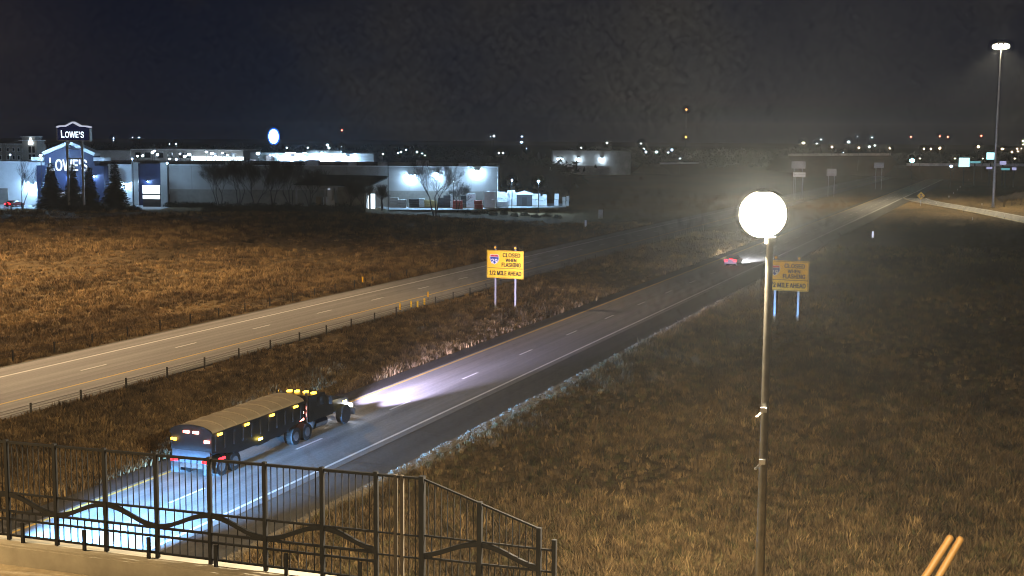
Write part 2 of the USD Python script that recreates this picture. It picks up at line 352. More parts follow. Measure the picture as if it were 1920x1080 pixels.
fence = thing('bridge_fence', 'black steel picket fence with a wavy bar along the bridge parapet', 'fence')
BZF = lambda u: 7.87 + .0223 * (u + 22.1)
POST0, SP = -22.10, 1.525
TOP, R2, R3, R4, R5 = 2.55, 1.23, .75, .54, .12
posts = [POST0 + SP * k for k in range(-12, 6)] + [-13.09]
u_last, ul = posts[-1], posts[0]
def post(u, r, z0, z1, mat='black_steel'): part(fence, 'post', MB().b2((u - r, FW - r, BZF(u) + z0), (u + r, FW + r, BZF(u) + z1)), mat)
for u in posts: post(u, .045, 0, TOP + .07)
def rail(u0, u1, k0, k1, s=.05, name='rail'):
    z0, z1 = BZF(u0) + k0, BZF(u1) + k1
    part(fence, name, MB().prism([(u0, z0 - s / 2), (u1, z1 - s / 2), (u1, z1 + s / 2), (u0, z0 + s / 2)], FW - s / 2, FW + s / 2), 'black_steel')
for k, s in ((TOP, .06), (R2, .05), (R3, .055), (R4, .05), (R5, .05)): rail(ul, u_last, k, k, s)
def wave(u0, u1, ph):
    n = 14 * max(1, int(round((u1 - u0) / SP))); us = np.linspace(u0, u1, n + 1)
    zs = BZF(us) + (R2 + R3) / 2 + (R2 - R3 - .09) / 2 * np.cos(math.pi * (us - ph) / SP)
    m = MB()
    for i in range(n):
        a, bb = .055, .035
        v = [(us[j], FW + dy, zs[j] + dz) for j in (i, i + 1) for dy, dz in ((-bb, -a), (bb, -a), (bb, a), (-bb, a))]
        f = []
        for e in range(4):
            e2 = (e + 1) % 4; f += [(e, e2, 4 + e2), (e, 4 + e2, 4 + e)]
        m.add(v, f)
    part(fence, 'wavy_bar', m, 'black_steel')
wave(ul, u_last, POST0 + SP)
def pickets(u0, u1, k0, k1, step, name, r=.009):
    n = int((u1 - u0) / step)
    for i in range(1, n):
        u = u0 + (u1 - u0) * i / n
        top = k1(u) if callable(k1) else k1
        part(fence, name, MB().b2((u - r, FW - r, BZF(u) + k0), (u + r, FW + r, BZF(u) + top)), 'black_steel')
for a, c in zip(posts[:-1], posts[1:]):
    if c < POST0 - SP * 2: continue
    pickets(a, c, R2, TOP, .155, 'picket'); pickets(a, c, R3, R2, .25, 'short_picket', .010); pickets(a, c, R5, R3, .20, 'low_picket', .011)
for u in np.arange(POST0 - SP * 2 + .1, u_last, 1.93): part(fence, 'foot_bracket', MB().b2((u - .04, FW - .11, BZF(u) - .02), (u + .04, FW - .05, BZF(u) + R4 - .03)), 'black_steel')
# expansion joint with a pair of slim posts, then the panel that drops to the end post
j0, j1, j2 = -12.60, -12.44, -11.95
post(j0, .035, -.9, TOP + .04, 'brown_steel'); post(j1, .035, -.9, TOP + .04, 'brown_steel'); post(j2, .06, -.9, TOP + .06)
rail(u_last, j2, TOP, TOP, .05); rail(u_last, j2, R2, R2, .035); rail(u_last, j2, R3 - .03, R3 - .03, .035)
pickets(u_last, j0, -.9, TOP, .16, 'picket'); pickets(j1, j2, -.9, TOP, .16, 'picket')
e1, e2, e3 = -10.56, -9.18, -8.83
slope_top = lambda u: TOP + .02 - (u - j2) / (e2 - j2) * .90
rail(j2, e2, TOP, slope_top(e2), .045); rail(j2, e2, R2 + .03, R2, .04); rail(j2, e2, R3, R3, .045)
wave(j2, e2, e1)
for u in (e1, e2): post(u, .05, -1.2, slope_top(u) + .03)
pickets(j2, e1, R2, slope_top, .14, 'picket'); pickets(e1, e2, R2, slope_top, .14, 'picket')
pickets(j2, e2, R3, R2, .23, 'short_picket', .010); pickets(j2, e2, -1.2, R3, .145, 'low_picket', .011)
post(e3, .045, -1.2, 1.47)
rail(e2, e3, R2, R2, .04); rail(e2, e3, R3, R3, .04); pickets(e2, e3, -1.2, R2, .17, 'low_picket', .011)

# ------------------------------------------------------------------ the near street lamp and its fellows on the bridge
def lamp_post(label, base, top, glass, power, col, pole='pole_paint', group=None):
    t = thing('street_lamp', label, 'street lamp', base, 0, group)
    h = top; dx = 0. if group else -.17
    part(t, 'pole', MB().tube((0, 0, 0), (0, 0, h), .105, .075, 16), pole, smooth=40)
    part(t, 'base_plate', MB().box((0, 0, .03), (.42, .42, .06)), pole)
    for z, r in ((h - 3.72, 1), (h - 4.87, 1)):
        m = MB(); m.box((-.0, -.13, z), (.13, .06, .10)); m.tube((0, -.12, z - .02), (-.11, -.16, z - .13), .025, .025, 6); m.ball((-.13, -.17, z - .15), .035, 1)
        part(t, 'banner_bracket', m, 'galvanised')
    part(t, 'collar', MB().tube((0, 0, h - .12), (0, 0, h + .02), .12, .12, 16), pole)
    part(t, 'lamp_hood', MB().tube((dx * CY, dx * SY, h + .97), (dx * CY, dx * SY, h + 1.03), .16, .05, 20), 'dark_pole', smooth=40)
    gl = part(t, 'lamp_glass', MB().ball((dx * CY, dx * SY, h + .50), .50, 3), glass, smooth=True); bulb(t, (dx * CY, dx * SY, h + .50), col, power, .06)
    if group: part(t, 'shade', MB().tube((0, 0, h + .50), (0, 0, h + 1.0), .75, .2, 24, False), 'dark_pole')  # added cone, stops the bulb lighting the haze above
    return t
p = at(1445, 402, 27.5); LB = (p[0], p[1], zt(p[0], p[1]) - .1)
lamp_post('tall street lamp glaring white right in front of the yellow sign', LB, p[2] - .50 - LB[2], 'near_glass', NEAR_LAMP, (1, .83, .56))
for u, w_, lb in ((-33., 19.9, 'street lamp on the bridge nearest to the parapet corner, left of the view'), (-60., 19.9, 'street lamp farther along the bridge, left of the view')):
    lamp_post(lb, (u, w_, 7.2), 9.0, 'bridge_glass', BRIDGE_LAMP, (1, .68, .32), group='street lamps on the bridge')

def high_mast(label, base, h, glass, power, col, n=8):
    t = thing('high_mast_light', label, 'light mast', base)
    part(t, 'pole', MB().tube((0, 0, 0), (0, 0, h), .42, .16, 14), 'galvanised', smooth=40)
    part(t, 'base_plate', MB().tube((0, 0, 0), (0, 0, .25), .7, .7, 14), 'concrete')
    ring = MB(); pr = None
    for k in range(24):
        a, c = 2 * math.pi * k / 24, 2 * math.pi * (k + 1) / 24; ring.tube((1.1 * math.cos(a), 1.1 * math.sin(a), h - .2), (1.1 * math.cos(c), 1.1 * math.sin(c), h - .2), .05, .05, 5)
    for k in range(4):
        a = math.pi * k / 2; ring.tube((0, 0, h - .2), (1.1 * math.cos(a), 1.1 * math.sin(a), h - .2), .04, .04, 5)
    part(t, 'lamp_ring', ring, 'galvanised')
    for k in range(n):
        a = 2 * math.pi * k / n; c = (1.55 * math.cos(a), 1.55 * math.sin(a))
        l = part(t, 'luminaire', MB().tube((c[0], c[1], h - 1.0), (c[0], c[1], h - .5), .28, .16, 12), 'galvanised')
        part(l, 'lamp_glass', MB().ball((c[0], c[1], h - 1.35), .72, 1), glass)
    bulb(t, (0, 0, h - 1.2), col, power, .30)
    part(t, 'shade', MB().tube((0, 0, h - 1.15), (0, 0, h + .1), 2.1, .6, 28, False), 'dark_pole')  # added cone over the lamps, blocks upward light to keep the sky dark
    return t
mb_ = gnd(1862, 387, .3); top = at(1877, 78, mb_[1] * CY - mb_[0] * SY)
high_mast('very tall light mast at the right edge with a glaring white top', (mb_[0], mb_[1], zt(mb_[0], mb_[1])), top[2] - zt(mb_[0], mb_[1]), 'mast_glass', MAST_RIGHT, (1, .82, .52))
ml = np.array([-119., 106.])
high_mast('tall sodium light mast out of view on the left of the motorway', (ml[0], ml[1], zt(*ml)), 46., 'sodium_left', MAST_LEFT, (1, .68, .38))

# ------------------------------------------------------------------ yellow warning signs
def closed_sign(label, u, w):
    t = thing('warning_sign', label, 'road sign', (u, w, zt(u, w) - .1))
    ph, pb, pw = 3.0, 3.45, 4.25
    for s in (-1, 1):
        part(t, 'post', MB().box((s * 1.15, 0, (pb + ph + .35) / 2), (.19, .16, pb + ph + .35)), 'galvanised')
        f = part(t, 'flasher', MB().box((s * 1.15, -.08, pb + ph + .30), (.36, .2, .42)), 'dark_pole'); part(f, 'lens', MB().tube((s * 1.15, -.18, pb + ph + .30), (s * 1.15, -.22, pb + ph + .30), .13, .13, 12), 'orange_reflect')
        part(t, 'footing', MB().box((s * 1.15, 0, .12), (.5, .5, .3)), 'concrete')
    part(t, 'panel', MB().box((0, -.13, pb + ph / 2), (pw, .06, ph)), 'sign_yellow')
    yb = -.165
    bd = MB(); o = .05; x0, x1, z0, z1 = -pw / 2 + o, pw / 2 - o, pb + o, pb + ph - o; th = .035
    for a, c in (((x0, z0), (x1, z0 + th)), ((x0, z1 - th), (x1, z1)), ((x0, z0 + th), (x0 + th, z1 - th)), ((x1 - th, z0 + th), (x1, z1 - th))): bd.b2((a[0], yb, a[1]), (c[0], yb + .01, c[1]))
    bd.b2((x0 + th, yb, pb + 1.06), (x1 - th, yb + .01, pb + 1.11))
    part(t, 'border', bd, 'sign_black')
    t_ex = [('headline_lettering', MB()), ('distance_lettering', MB())]
    for w_, h_, z_, f_ in (('CLOSED', .42, 2.30, (-.28, 1.72)), ('WHEN', .34, 1.80, (.05, 1.28)), ('FLASHING', .42, 1.26, (-.40, 1.78)), ('1/2 MILE AHEAD', .44, .34, (-1.80, 1.85))):
        for dx in (-.012, 0, .012): t_ex[w_[0] == '1'][1].text(w_, h_, 0, yb - abs(dx) * .1, pb + z_, .012, True, fit=(f_[0] + dx, f_[1] + dx))
    for n_, m_ in t_ex: part(t, n_, m_, 'sign_black')
    # interstate shield
    sx, sz, r = -1.25, pb + 2.05, .52
    def shield(k):
        pts = [(-.92, .80), (-.45, .93), (0, .80), (.45, .93), (.92, .80), (1.0, .30), (.92, -.25), (.60, -.72), (0, -1.05), (-.60, -.72), (-.92, -.25), (-1.0, .30)]
        return [(sx + a * r * k, sz + c * r * k) for a, c in pts]
    sh = part(t, 'route_shield', MB().prism(shield(1.06), yb, yb + .01), 'sign_white')
    part(sh, 'blue_field', MB().prism([(a, min(c, sz + .40 * r)) for a, c in shield(.96)], yb - .008, yb - .001), 'sign_blue')
    part(sh, 'red_band', MB().prism([p_ for p_ in shield(.96)[:5]] + [(sx + .93 * r, sz + .46 * r), (sx - .93 * r, sz + .46 * r)], yb - .008, yb - .001), 'sign_red')
    part(sh, 'numerals', MB().text('29', .46, sx, yb - .009, sz - .46, .008, True), 'sign_white')
    return t
closed_sign('yellow closed when flashing sign on two posts in the grass median', -50.65, 128.0)
closed_sign('yellow sign partly hidden behind the glaring street lamp post', -20.9, 129.2)

# ------------------------------------------------------------------ cable barriers
def cable_barrier(label, u, w0, n, ch):
    t = thing('cable_barrier', label, 'crash barrier')
    for k in range(n):
        w = w0 + 4.82 * k; z = zt(u, w)
        part(t, 'post', MB().b2((u - .05, w - .05, z - .2), (u + .05, w + .05, z + .95)), 'weathered_post')
    for h in (.50, .66, .84):
        ws = np.linspace(w0, w0 + 4.82 * (n - 1), n)
        part(t, 'cable', MB().path([(u + .055, w, zt(u, w) + h) for w in ws], .016, 5), 'weathered_post')
cable_barrier('cable barrier along the far grassy side of the left carriageway', -74.9, 61.9, 42, 0)
cable_barrier('cable barrier along the median side of the left carriageway', -58.9, 50.8, 44, 0)

def marker(name, label, cat, u, w, h, wd, mat, group=None, post='weathered_post'):
    t = thing(name, label, cat, (u, w, zt(u, w)), 0, group)
    part(t, 'post', MB().box((0, .02, h / 2), (.06, .03, h)), post); part(t, 'reflector', MB().box((0, -.012, h - wd * 1.7), (wd, .03, wd * 3.4)), mat)
gp = 'yellow object markers at the median cable barrier'
for i, (px, py) in enumerate(((742, 587), (763, 582), (775, 582), (788, 577))):
    p = gnd(px, py); marker('object_marker', ['nearest', 'second', 'third', 'farthest'][i] + ' of four yellow object markers beside the median cable barrier', 'marker post', p[0] + .5, p[1], 1.05, .2, 'orange_reflect', gp)
p = gnd(795, 563); marker('object_marker', 'lone yellow object marker on the carriageway edge behind the group of four', 'marker post', p[0] + .5, p[1], 1.0, .18, 'orange_reflect')
p = gnd(680, 537); marker('object_marker', 'small yellow marker on the far side of the left carriageway', 'marker post', p[0], p[1], 1.2, .2, 'orange_reflect')
p = gnd(1098, 428); marker('marker_post', 'white marker post standing in the field right of the far trees', 'marker post', p[0], p[1], 1.7, .42, 'sign_white')
p = gnd(1636, 453); marker('mile_marker', 'white and blue milepost beside the right shoulder far ahead', 'marker post', p[0], p[1], 1.9, .34, 'sign_white')

# slanting yellow tubes at lower right
for i, (a, c) in enumerate((((1733, 1084), (1781, 1009)), ((1757, 1086), (1800, 1012)))):
    A, B = at(*a, 46.), at(*c, 46.5)
    t = thing('guard_tube', ['left', 'right'][i] + ' one of two slanting yellow plastic tubes at lower right', 'guard tube', (A[0], A[1], 0), 0, 'slanting yellow tubes in the grass')
    d = (B - A); base = -d * (A[2] - zt(A[0], A[1]) + .3) / d[2]; B0 = np.array([0, 0, A[2]]) + d; A0 = np.array([0, 0, A[2]]) + base
    part(t, 'tube', MB().tube(A0, B0, .14, .13, 12), 'yellow_plastic', smooth=40); part(t, 'cap', MB().ball(B0, .13, 2), 'yellow_plastic', smooth=True)

# ------------------------------------------------------------------ vehicles
def wheel(t, u, w, z, r, wd):
    p_ = part(t, 'wheel', MB().tube((u - wd / 2, w, z), (u + wd / 2, w, z), r, r, 20), 'rubber', smooth=40)
    part(p_, 'rim', MB().tube((u - wd / 2 - .01, w, z), (u + wd / 2 + .01, w, z), r * .58, r * .55, 14), 'chrome')
def lorry(label, u, w):
    t = thing('lorry', label, 'lorry', (u, w, 0))
    L, ht, hw = 9.5, 2.45, 1.28
    # trailer: hopper body with sloped ends, rounded tarp roof
    body = MB(); side = [(0, 1.45), (2.4, .95), (L - 2.4, .95), (L, 1.45), (L, ht), (0, ht)]
    body.prismx(side, -hw, hw); part(t, 'trailer_body', body, 'truck_dark')
    for k in range(11):
        y = .35 + k * (L - .7) / 10
        part(t, 'side_rib', MB().b2((hw, y - .05, 1.5), (hw + .05, y + .05, ht - .05)), 'truck_blue'); part(t, 'side_rib', MB().b2((-hw - .05, y - .05, 1.5), (-hw, y + .05, ht - .05)), 'truck_blue')
    arc = [(hw * 1.02 * math.cos(a), ht + .42 * math.sin(a)) for a in np.linspace(0, math.pi, 15)]
    part(t, 'tarp_roof', MB().prism(arc, .06, L + .04), 'tarp', smooth=35)
    part(t, 'roof_bow', MB().prism([(a * 1.02, ht + (c - ht) * 1.03) for a, c in arc], -.05, .05), 'truck_dark')
    for k in range(1, 8): part(t, 'roof_bow', MB().path([(a * 1.005, L * k / 8, c + .012) for a, c in arc], .018, 4), 'tarp')
    for s in (-1, 1): part(t, 'top_rail', MB().b2((s * (hw + .06) - .05, 0, ht - .1), (s * (hw + .06) + .05, L, ht + .04)), 'truck_dark')
    for y0 in (2.9, 6.2): part(t, 'hopper', MB().add([(-1, y0 - 1.2, 1.0), (1, y0 - 1.2, 1.0), (1, y0 + 1.2, 1.0), (-1, y0 + 1.2, 1.0), (-.35, y0 - .4, .45), (.35, y0 - .4, .45), (.35, y0 + .4, .45), (-.35, y0 + .4, .45)], [(0, 1, 5), (0, 5, 4), (1, 2, 6), (1, 6, 5), (2, 3, 7), (2, 7, 6), (3, 0, 4), (3, 4, 7), (4, 5, 6), (4, 6, 7)]), 'truck_blue')
    part(t, 'rear_bumper', MB().b2((-1.25, -.12, .55), (1.25, .06, .80)), 'chrome')
    part(t, 'rear_panel', MB().b2((-1.2, -.05, .8), (1.2, .1, 1.5)), 'truck_blue')
    for s in (-1, 1):
        part(t, 'mudflap', MB().b2((s * 1.0 - .3, -.02, .2), (s * 1.0 + .3, .02, .56)), 'rubber')
        part(t, 'frame_rail', MB().b2((s * .45 - .08, .1, .72), (s * .45 + .08, L + .5, .92)), 'truck_dark')
        for y in (.95, 2.2): wheel(t, s * 1.02, y, .52, .52, .52)
    # tractor
    T = L + .35
    part(t, 'chassis', MB().b2((-.5, T - 1.9, .75), (.5, T + 6.0, .98)), 'truck_dark')
    cab = MB(); cab.prismx([(T + .6, .95), (T + 3.6, .95), (T + 3.6, 1.62), (T + 3.1, 1.8), (T + 2.5, 2.5), (T + .6, 2.6)], -1.1, 1.1)
    cb = part(t, 'cab', cab, 'truck_dark')
    part(t, 'hood', MB().prismx([(T + 3.6, .9), (T + 6.1, .9), (T + 6.1, 1.42), (T + 5.8, 1.58), (T + 3.6, 1.7)], -.8, .8), 'truck_blue')
    part(t, 'windscreen', MB().prismx([(T + 3.13, 1.82), (T + 3.18, 1.84), (T + 2.62, 2.48), (T + 2.57, 2.46)], -1.0, 1.0), 'glass_dark')
    for s in (-1, 1):
        part(t, 'side_window', MB().b2((s * 1.1 - .012, T + 1.6, 1.75), (s * 1.1 + .012, T + 2.5, 2.35)), 'glass_dark')
        part(t, 'fender', MB().tube((s * .98 - .22, T + 5.1, .62), (s * .98 + .22, T + 5.1, .62), .60, .60, 18), 'truck_blue', smooth=40)
        part(t, 'exhaust_stack', MB().tube((s * 1.02, T + .45, 1.0), (s * 1.02, T + .45, 2.85), .08, .08, 10), 'chrome'); part(t, 'fuel_tank', MB().tube((s * .95, T + 1.2, .72), (s * .95, T + 2.6, .72), .32, .32, 14), 'chrome', smooth=40)
        for y in (T - 1.2, T + .1): wheel(t, s * 1.0, y, .52, .52, .55)
        wheel(t, s * 1.02, T + 5.1, .52, .52, .30)
        part(t, 'mirror', MB().box((s * 1.42, T + 2.7, 2.0), (.2, .12, .5)), 'chrome')
        hl = part(t, 'headlight', MB().box((s * .92, T + 6.12, 1.0), (.34, .1, .22)), 'head_white')
        spot(t, 'headlight_beam', (s * .8, T + 6.5, 1.0), (s * (.8 + .8), T + 56, 2.6), (.70, .63, 1.0), 50000., .12, 16., 1.)
    part(t, 'front_bumper', MB().b2((-1.2, T + 6.1, .4), (1.2, T + 6.3, .75)), 'chrome')
    # lamps
    def lamp(name, c, s, mat): part(t, name, MB().box(c, s), mat)
    for y in (.6, 3.2, 5.8, 8.4): lamp('marker_light', (hw + .14, y, ht - .08), (.06, .42, .12), 'marker_amber')
    for s in (-1, 1):
        lamp('tail_light', (s * 1.0, -.16, .95), (.42, .08, .14), 'tail_red'); lamp('tail_light', (s * 1.05, -.09, 2.05), (.32, .08, .14), 'tail_pink' if s > 0 else 'marker_amber')
        lamp('cab_marker', (s * .85, T + 1.6, 2.6), (.22, .3, .10), 'marker_amber')
    for x in (-.25, .35): lamp('tail_light', (x, -.08, 2.50), (.36, .08, .14), 'tail_pink')
    lamp('cab_marker', (.3, T + 1.6, 2.62), (.22, .3, .10), 'marker_amber'); lamp('cab_marker', (-.3, T + 1.6, 2.62), (.22, .3, .10), 'marker_amber')
    lamp('marker_light', (hw + .1, 4.6, 1.25), (.06, .42, .12), 'marker_yellow'); lamp('marker_light', (hw + .1, .8, 1.0), (.06, .6, .12), 'tail_red')
    for z in (1.75, 1.35): lamp('tail_light', (1.15, T - .35, z), (.10, .4, .13), 'tail_pink')
    lamp('marker_light', (1.2, T + 4.9, 1.5), (.05, .4, .10), 'marker_yellow')
    return t
lorry('dark grain lorry with tan tarp roof driving away in left lane', -40.45, 56.7)

def car(label, u, w, paint, beam=0., col=(.6, .8, 1.), aimz=-.15, cone=30., toe=0.):
    t = thing('car', label, 'car', (u, w, 0))
    lower = [(0, .42), (.1, .28), (4.5, .28), (4.6, .5), (4.55, .72), (3.4, .92), (.05, .98)]
    part(t, 'body', MB().prismx(lower, -.9, .9), paint)
    part(t, 'cabin', MB().add([(-.82, .35, .97), (.82, .35, .97), (.82, 3.35, .92), (-.82, 3.35, .92), (-.62, 1.0, 1.45), (.62, 1.0, 1.45), (.62, 2.45, 1.45), (-.62, 2.45, 1.45)],
         [(0, 1, 5), (0, 5, 4), (1, 2, 6), (1, 6, 5), (2, 3, 7), (2, 7, 6), (3, 0, 4), (3, 4, 7), (4, 5, 6), (4, 6, 7)]), 'glass_dark')
    part(t, 'roof', MB().box((0, 1.72, 1.465), (1.24, 1.45, .03)), paint)
    part(t, 'rear_bumper', MB().b2((-.88, -.08, .3), (.88, .06, .52)), paint)
    for s in (-1, 1):
        for y in (.85, 3.65): wheel(t, s * .82, y, .33, .33, .2)
        part(t, 'tail_light', MB().box((s * .68, -.03, .78), (.44, .1, .26)), 'tail_red')
        part(t, 'headlight', MB().box((s * .66, 4.58, .62), (.34, .1, .14)), 'head_white')
        if beam: spot(t, 'headlight_beam', (s * .6, 4.85, .68), (s * (.6 + toe), 14.85, .68 + aimz), col, beam, .1, cone, .7)
    part(t, 'centre_brake_light', MB().box((0, .28, 1.0), (.5, .06, .06)), 'tail_red')
    return t
car('red tail lights of a car far ahead beside the lamp post', -38.6, 187., 'car_red', 9000., (.9, .92, 1.))
car('car coming out from under the bridge with blue-white headlights', -38.2, 33.0, 'car_dark', 260000., (.16, .46, 1.), -2.9, 20., .9)

q_ = gnd(14, 388, 2.0); car('small car with red tail lights on the pale lot at the left edge', q_[0], q_[1], 'car_red')
stage.GetPrimAtPath('/World/car_002').GetAttribute('xformOp:translate').Set(Gf.Vec3d(float(q_[0]), float(q_[1]), 1.96))

# ------------------------------------------------------------------ the big store and its yard; local x runs along its front
SYD = 310.
def loc(px, dist): return (px - 960) / F * dist
def hz(py, dist): return CAMH - (py - 262.5 - .0) / F * dist * 1.0
def lw(x, y):     # local (x across the view, y depth) to world
    return np.array([x * CY - y * SY, x * SY + y * CY])
BZ = 1.9
def fx(px): return loc(px, SYD)
def fz(py, px=500): return float(at(px, py, SYD)[2]) - BZ
store = thing('hardware_store', 'long low grey store with a gabled blue entrance behind spruces', 'store', (0, 0, BZ), YAW)
Yf, Yb = SYD, SYD + 62
zt_ = fz(311)
def wallseg(name, p0, p1, z0, z1, y0, y1, mat, parent=None): return part(parent or store, name, MB().b2((fx(p0), y0, z0), (fx(p1), y1, z1)), mat)
x0, x1 = fx(318), fx(931)
wallseg('wall', 318, 931, 3.9, zt_, Yf, Yf + .4, 'wall_grey'); wallseg('wall_base', 318, 931, -.5, 3.9, Yf - .04, Yf + .4, 'wall_base')
wallseg('wall', -90, 95, -.5, zt_ + .4, Yf - 1.5, Yf - 1.1, 'wall_white', None); wallseg('wall_base', -90, 20, -.5, 3.9, Yf - 1.62, Yf - 1.51, 'wall_base')
part(store, 'wall', MB().b2((fx(931) - .4, Yf + .4, -.5), (fx(931), Yb, zt_)), 'wall_grey')
part(store, 'wall', MB().b2((fx(-90), Yf - 1.1, -.5), (fx(-90) + .4, Yb, zt_)), 'wall_grey')
part(store, 'roof', MB().b2((fx(-90) + .41, Yf + .41, zt_ - 1.0), (fx(931) - .41, Yb - .01, zt_ - .7)), 'roof')
part(store, 'wall', MB().b2((fx(-90), Yb, -.5), (fx(931), Yb + .4, zt_)), 'wall_grey')
wallseg('coping', 318, 931, zt_, zt_ + .22, Yf - .06, Yf + .5, 'trim_white'); wallseg('coping', -90, 95, zt_ + .4, zt_ + .7, Yf - 1.6, Yf - 1.0, 'trim_white')
for px in (250, 304): wallseg('pilaster', px, px + 12, -.5, zt_ + .7, Yf - 1.2, Yf + .4, 'wall_grey')
wallseg('blue_panel', 262, 304, -.5, zt_ + .35, Yf - .8, Yf + .3, 'wall_blue')
wallseg('wall', 206, 250, -.5, zt_ + .2, Yf - 1.0, Yf + .3, 'wall_white')
for k, px in enumerate(range(360, 930, 58)): part(store, 'control_joint', MB().b2((fx(px) - .04, Yf - .012, 3.95), (fx(px) + .04, Yf, zt_)), 'wall_base')
for px, dz, wd in ((430, 1.1, 2.6), (560, 1.3, 3.4), (700, .9, 2.2), (780, 1.4, 3.0), (860, .8, 2.0), (395, 1.0, 1.8), (640, .9, 1.8)):
    part(store, 'roof_unit', MB().b2((fx(px) - wd / 2, Yf + 20, zt_ - .7), (fx(px) + wd / 2, Yf + 23, zt_ - .7 + dz + .5)), 'wall_white')
# gabled entrance
gy0, gy1 = Yf - 4.5, Yf - .2
gx0, gx1, gap = fx(96), fx(207), fx(145)
ez, pz = fz(300, 145), fz(266, 145)
outline = [(fx(83), -.4), (fx(207), -.4), (fx(207), zt_ - .2), (fx(190), zt_ - .2), (fx(190), fz(293)), (gap, pz - .8), (fx(98), fz(293)), (fx(98), zt_ - .2), (fx(83), zt_ - .2)]
en = part(store, 'entrance_block', MB().prism(outline, gy0, gy1), 'wall_blue')
tr = MB(); tw = 1.0
def beam(a, c, th=.55):
    a, c = np.array(a), np.array(c); d = (c - a) / np.linalg.norm(c - a); n = np.array([-d[1], d[0]]) * th
    tr.prism([tuple(a), tuple(c), tuple(c + n), tuple(a + n)], gy0 - .4, gy1)
beam((fx(96), fz(294)), (gap, pz - .6), .8); beam((gap, pz - .6), (fx(190), fz(294)), .8)
part(store, 'gable_trim', tr, 'trim_white')
part(store, 'eave_trim', MB().b2((fx(75), gy0 - .3, fz(302) - .2), (fx(97), gy1, fz(297))), 'trim_white'); part(store, 'eave_trim', MB().b2((fx(189), gy0 - .3, fz(302) - .2), (fx(210), gy1, fz(297))), 'trim_white')
part(store, 'shop_letters', MB().text("L", fz(296) - fz(319), 0, gy0 - .05, fz(319, 140), .2, True, fit=(fx(107.5), fx(117))).text("OWE'S", (fz(299) - fz(319)), 0, gy0 - .05, fz(319, 140), .2, True, fit=(fx(118.5), fx(177))), 'letter_white')
part(store, 'entrance_doors', MB().b2((fx(108), gy0 - .08, -.3), (fx(186), gy0 - .01, 3.2)), 'window_lit')
for px in (108, 134, 160, 186): part(store, 'door_post', MB().b2((fx(px) - .15, gy0 - .2, -.3), (fx(px) + .15, gy0 - .02, 3.4)), 'trim_white')
def wall_pack(px, py, y, mat='pack_glass', r=.2, parent=None):
    x, z = fx(px), fz(py, px)
    q_ = part(parent or store, 'wall_light', MB().b2((x - .3, y - .55, z + .18), (x + .3, y, z + .42)), 'dark_pole'); part(q_, 'lamp_glass', MB().ball((x, y - .45, z + .05), r, 0), mat)
for px, py in ((770, 331), (818, 327), (893, 322)): wall_pack(px, py, Yf - .05, r=.27)
wall_pack(66, 347, Yf - 1.6); wall_pack(240, 345, Yf - 1.1, r=.12); wall_pack(143, 330, gy0 - .3, r=.11); wall_pack(190, 330, gy0 - .3, r=.11)
wall_pack(280, 340, Yf - .9, r=.08)
# timber yard canopy in front of the wall
cn = thing('yard_canopy', 'wide black hipped canopy standing against the grey store wall', 'canopy', (0, 0, BZ), YAW)
ca, cb_, cc, cd = fx(562), fx(604), fx(726), fx(729); y0, y1 = Yf - 9, Yf - .3; za, zb = fz(340), fz(326)
part(cn, 'canopy_roof', MB().add([(ca, y0, za - .3), (fx(700), y0, za - .5), (cd, y0 + 4, zb - .6), (cd, y1, zb - .4), (ca, y1, za - .3), (cb_, y1 - 2, zb), (cc, y1 - 2, zb - .2), (ca, y0, za - .5), (fx(700), y0, za - .7), (cd, y0 + 4, zb - .8)],
     [(0, 1, 6), (0, 6, 5), (1, 2, 6), (2, 3, 6), (0, 5, 4), (5, 6, 3), (5, 3, 4), (0, 7, 8), (0, 8, 1), (1, 8, 9), (1, 9, 2)]), 'dark_roof')
for px in (566, 618, 632, 700): part(cn, 'column', MB().b2((fx(px) - .2, y0 + .4, -.3), (fx(px) + .2, y0 + .8, za - .5)), 'wall_grey')
part(cn, 'office', MB().b2((fx(622), y0 + 1, -.3), (fx(632), y0 + 5, za - 1.3)), 'wall_white'); part(cn, 'office', MB().b2((fx(640), y0 + 2, -.3), (fx(692), y1 - 1, za - 1)), 'wall_base')
part(cn, 'beam', MB().b2((fx(566), y0 + .5, za - 1.4), (fx(632), y0 + .8, za - .8)), 'wall_grey')
for i, px in enumerate((600, 613)): part(cn, 'lumber_rack', MB().b2((fx(px), y0 + 2, 0), (fx(px + 8), y0 + 4, 2.6)), 'goods_white' if i else 'pallet_wood')
q_ = part(cn, 'ceiling_light', MB().b2((fx(624), y0 - .2, za - 1.5), (fx(628), y0 + .3, za - 1.3)), 'window_lit')
door = part(cn, 'lit_doorway', MB().b2((fx(695), y0 + 2, 0), (fx(708), y0 + 2.2, 3.4)), 'white_panel')
# yard surfaces
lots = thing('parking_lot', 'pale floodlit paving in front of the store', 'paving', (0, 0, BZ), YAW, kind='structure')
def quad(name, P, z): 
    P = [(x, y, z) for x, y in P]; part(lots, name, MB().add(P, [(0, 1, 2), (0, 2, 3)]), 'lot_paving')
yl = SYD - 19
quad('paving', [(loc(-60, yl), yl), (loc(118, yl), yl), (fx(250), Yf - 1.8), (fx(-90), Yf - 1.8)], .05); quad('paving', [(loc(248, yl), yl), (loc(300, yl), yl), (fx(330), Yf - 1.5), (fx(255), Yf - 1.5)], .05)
quad('paving', [(loc(728, SYD - 14), SYD - 14), (loc(880, SYD - 12), SYD - 12), (fx(940), Yf - .1), (fx(700), Yf - .1)], .05); quad('paving', [(loc(905, SYD - 3), SYD - 3), (loc(1060, SYD + 4), SYD + 4), (loc(1060, SYD + 22), SYD + 22), (fx(932), Yf + 22)], .05)

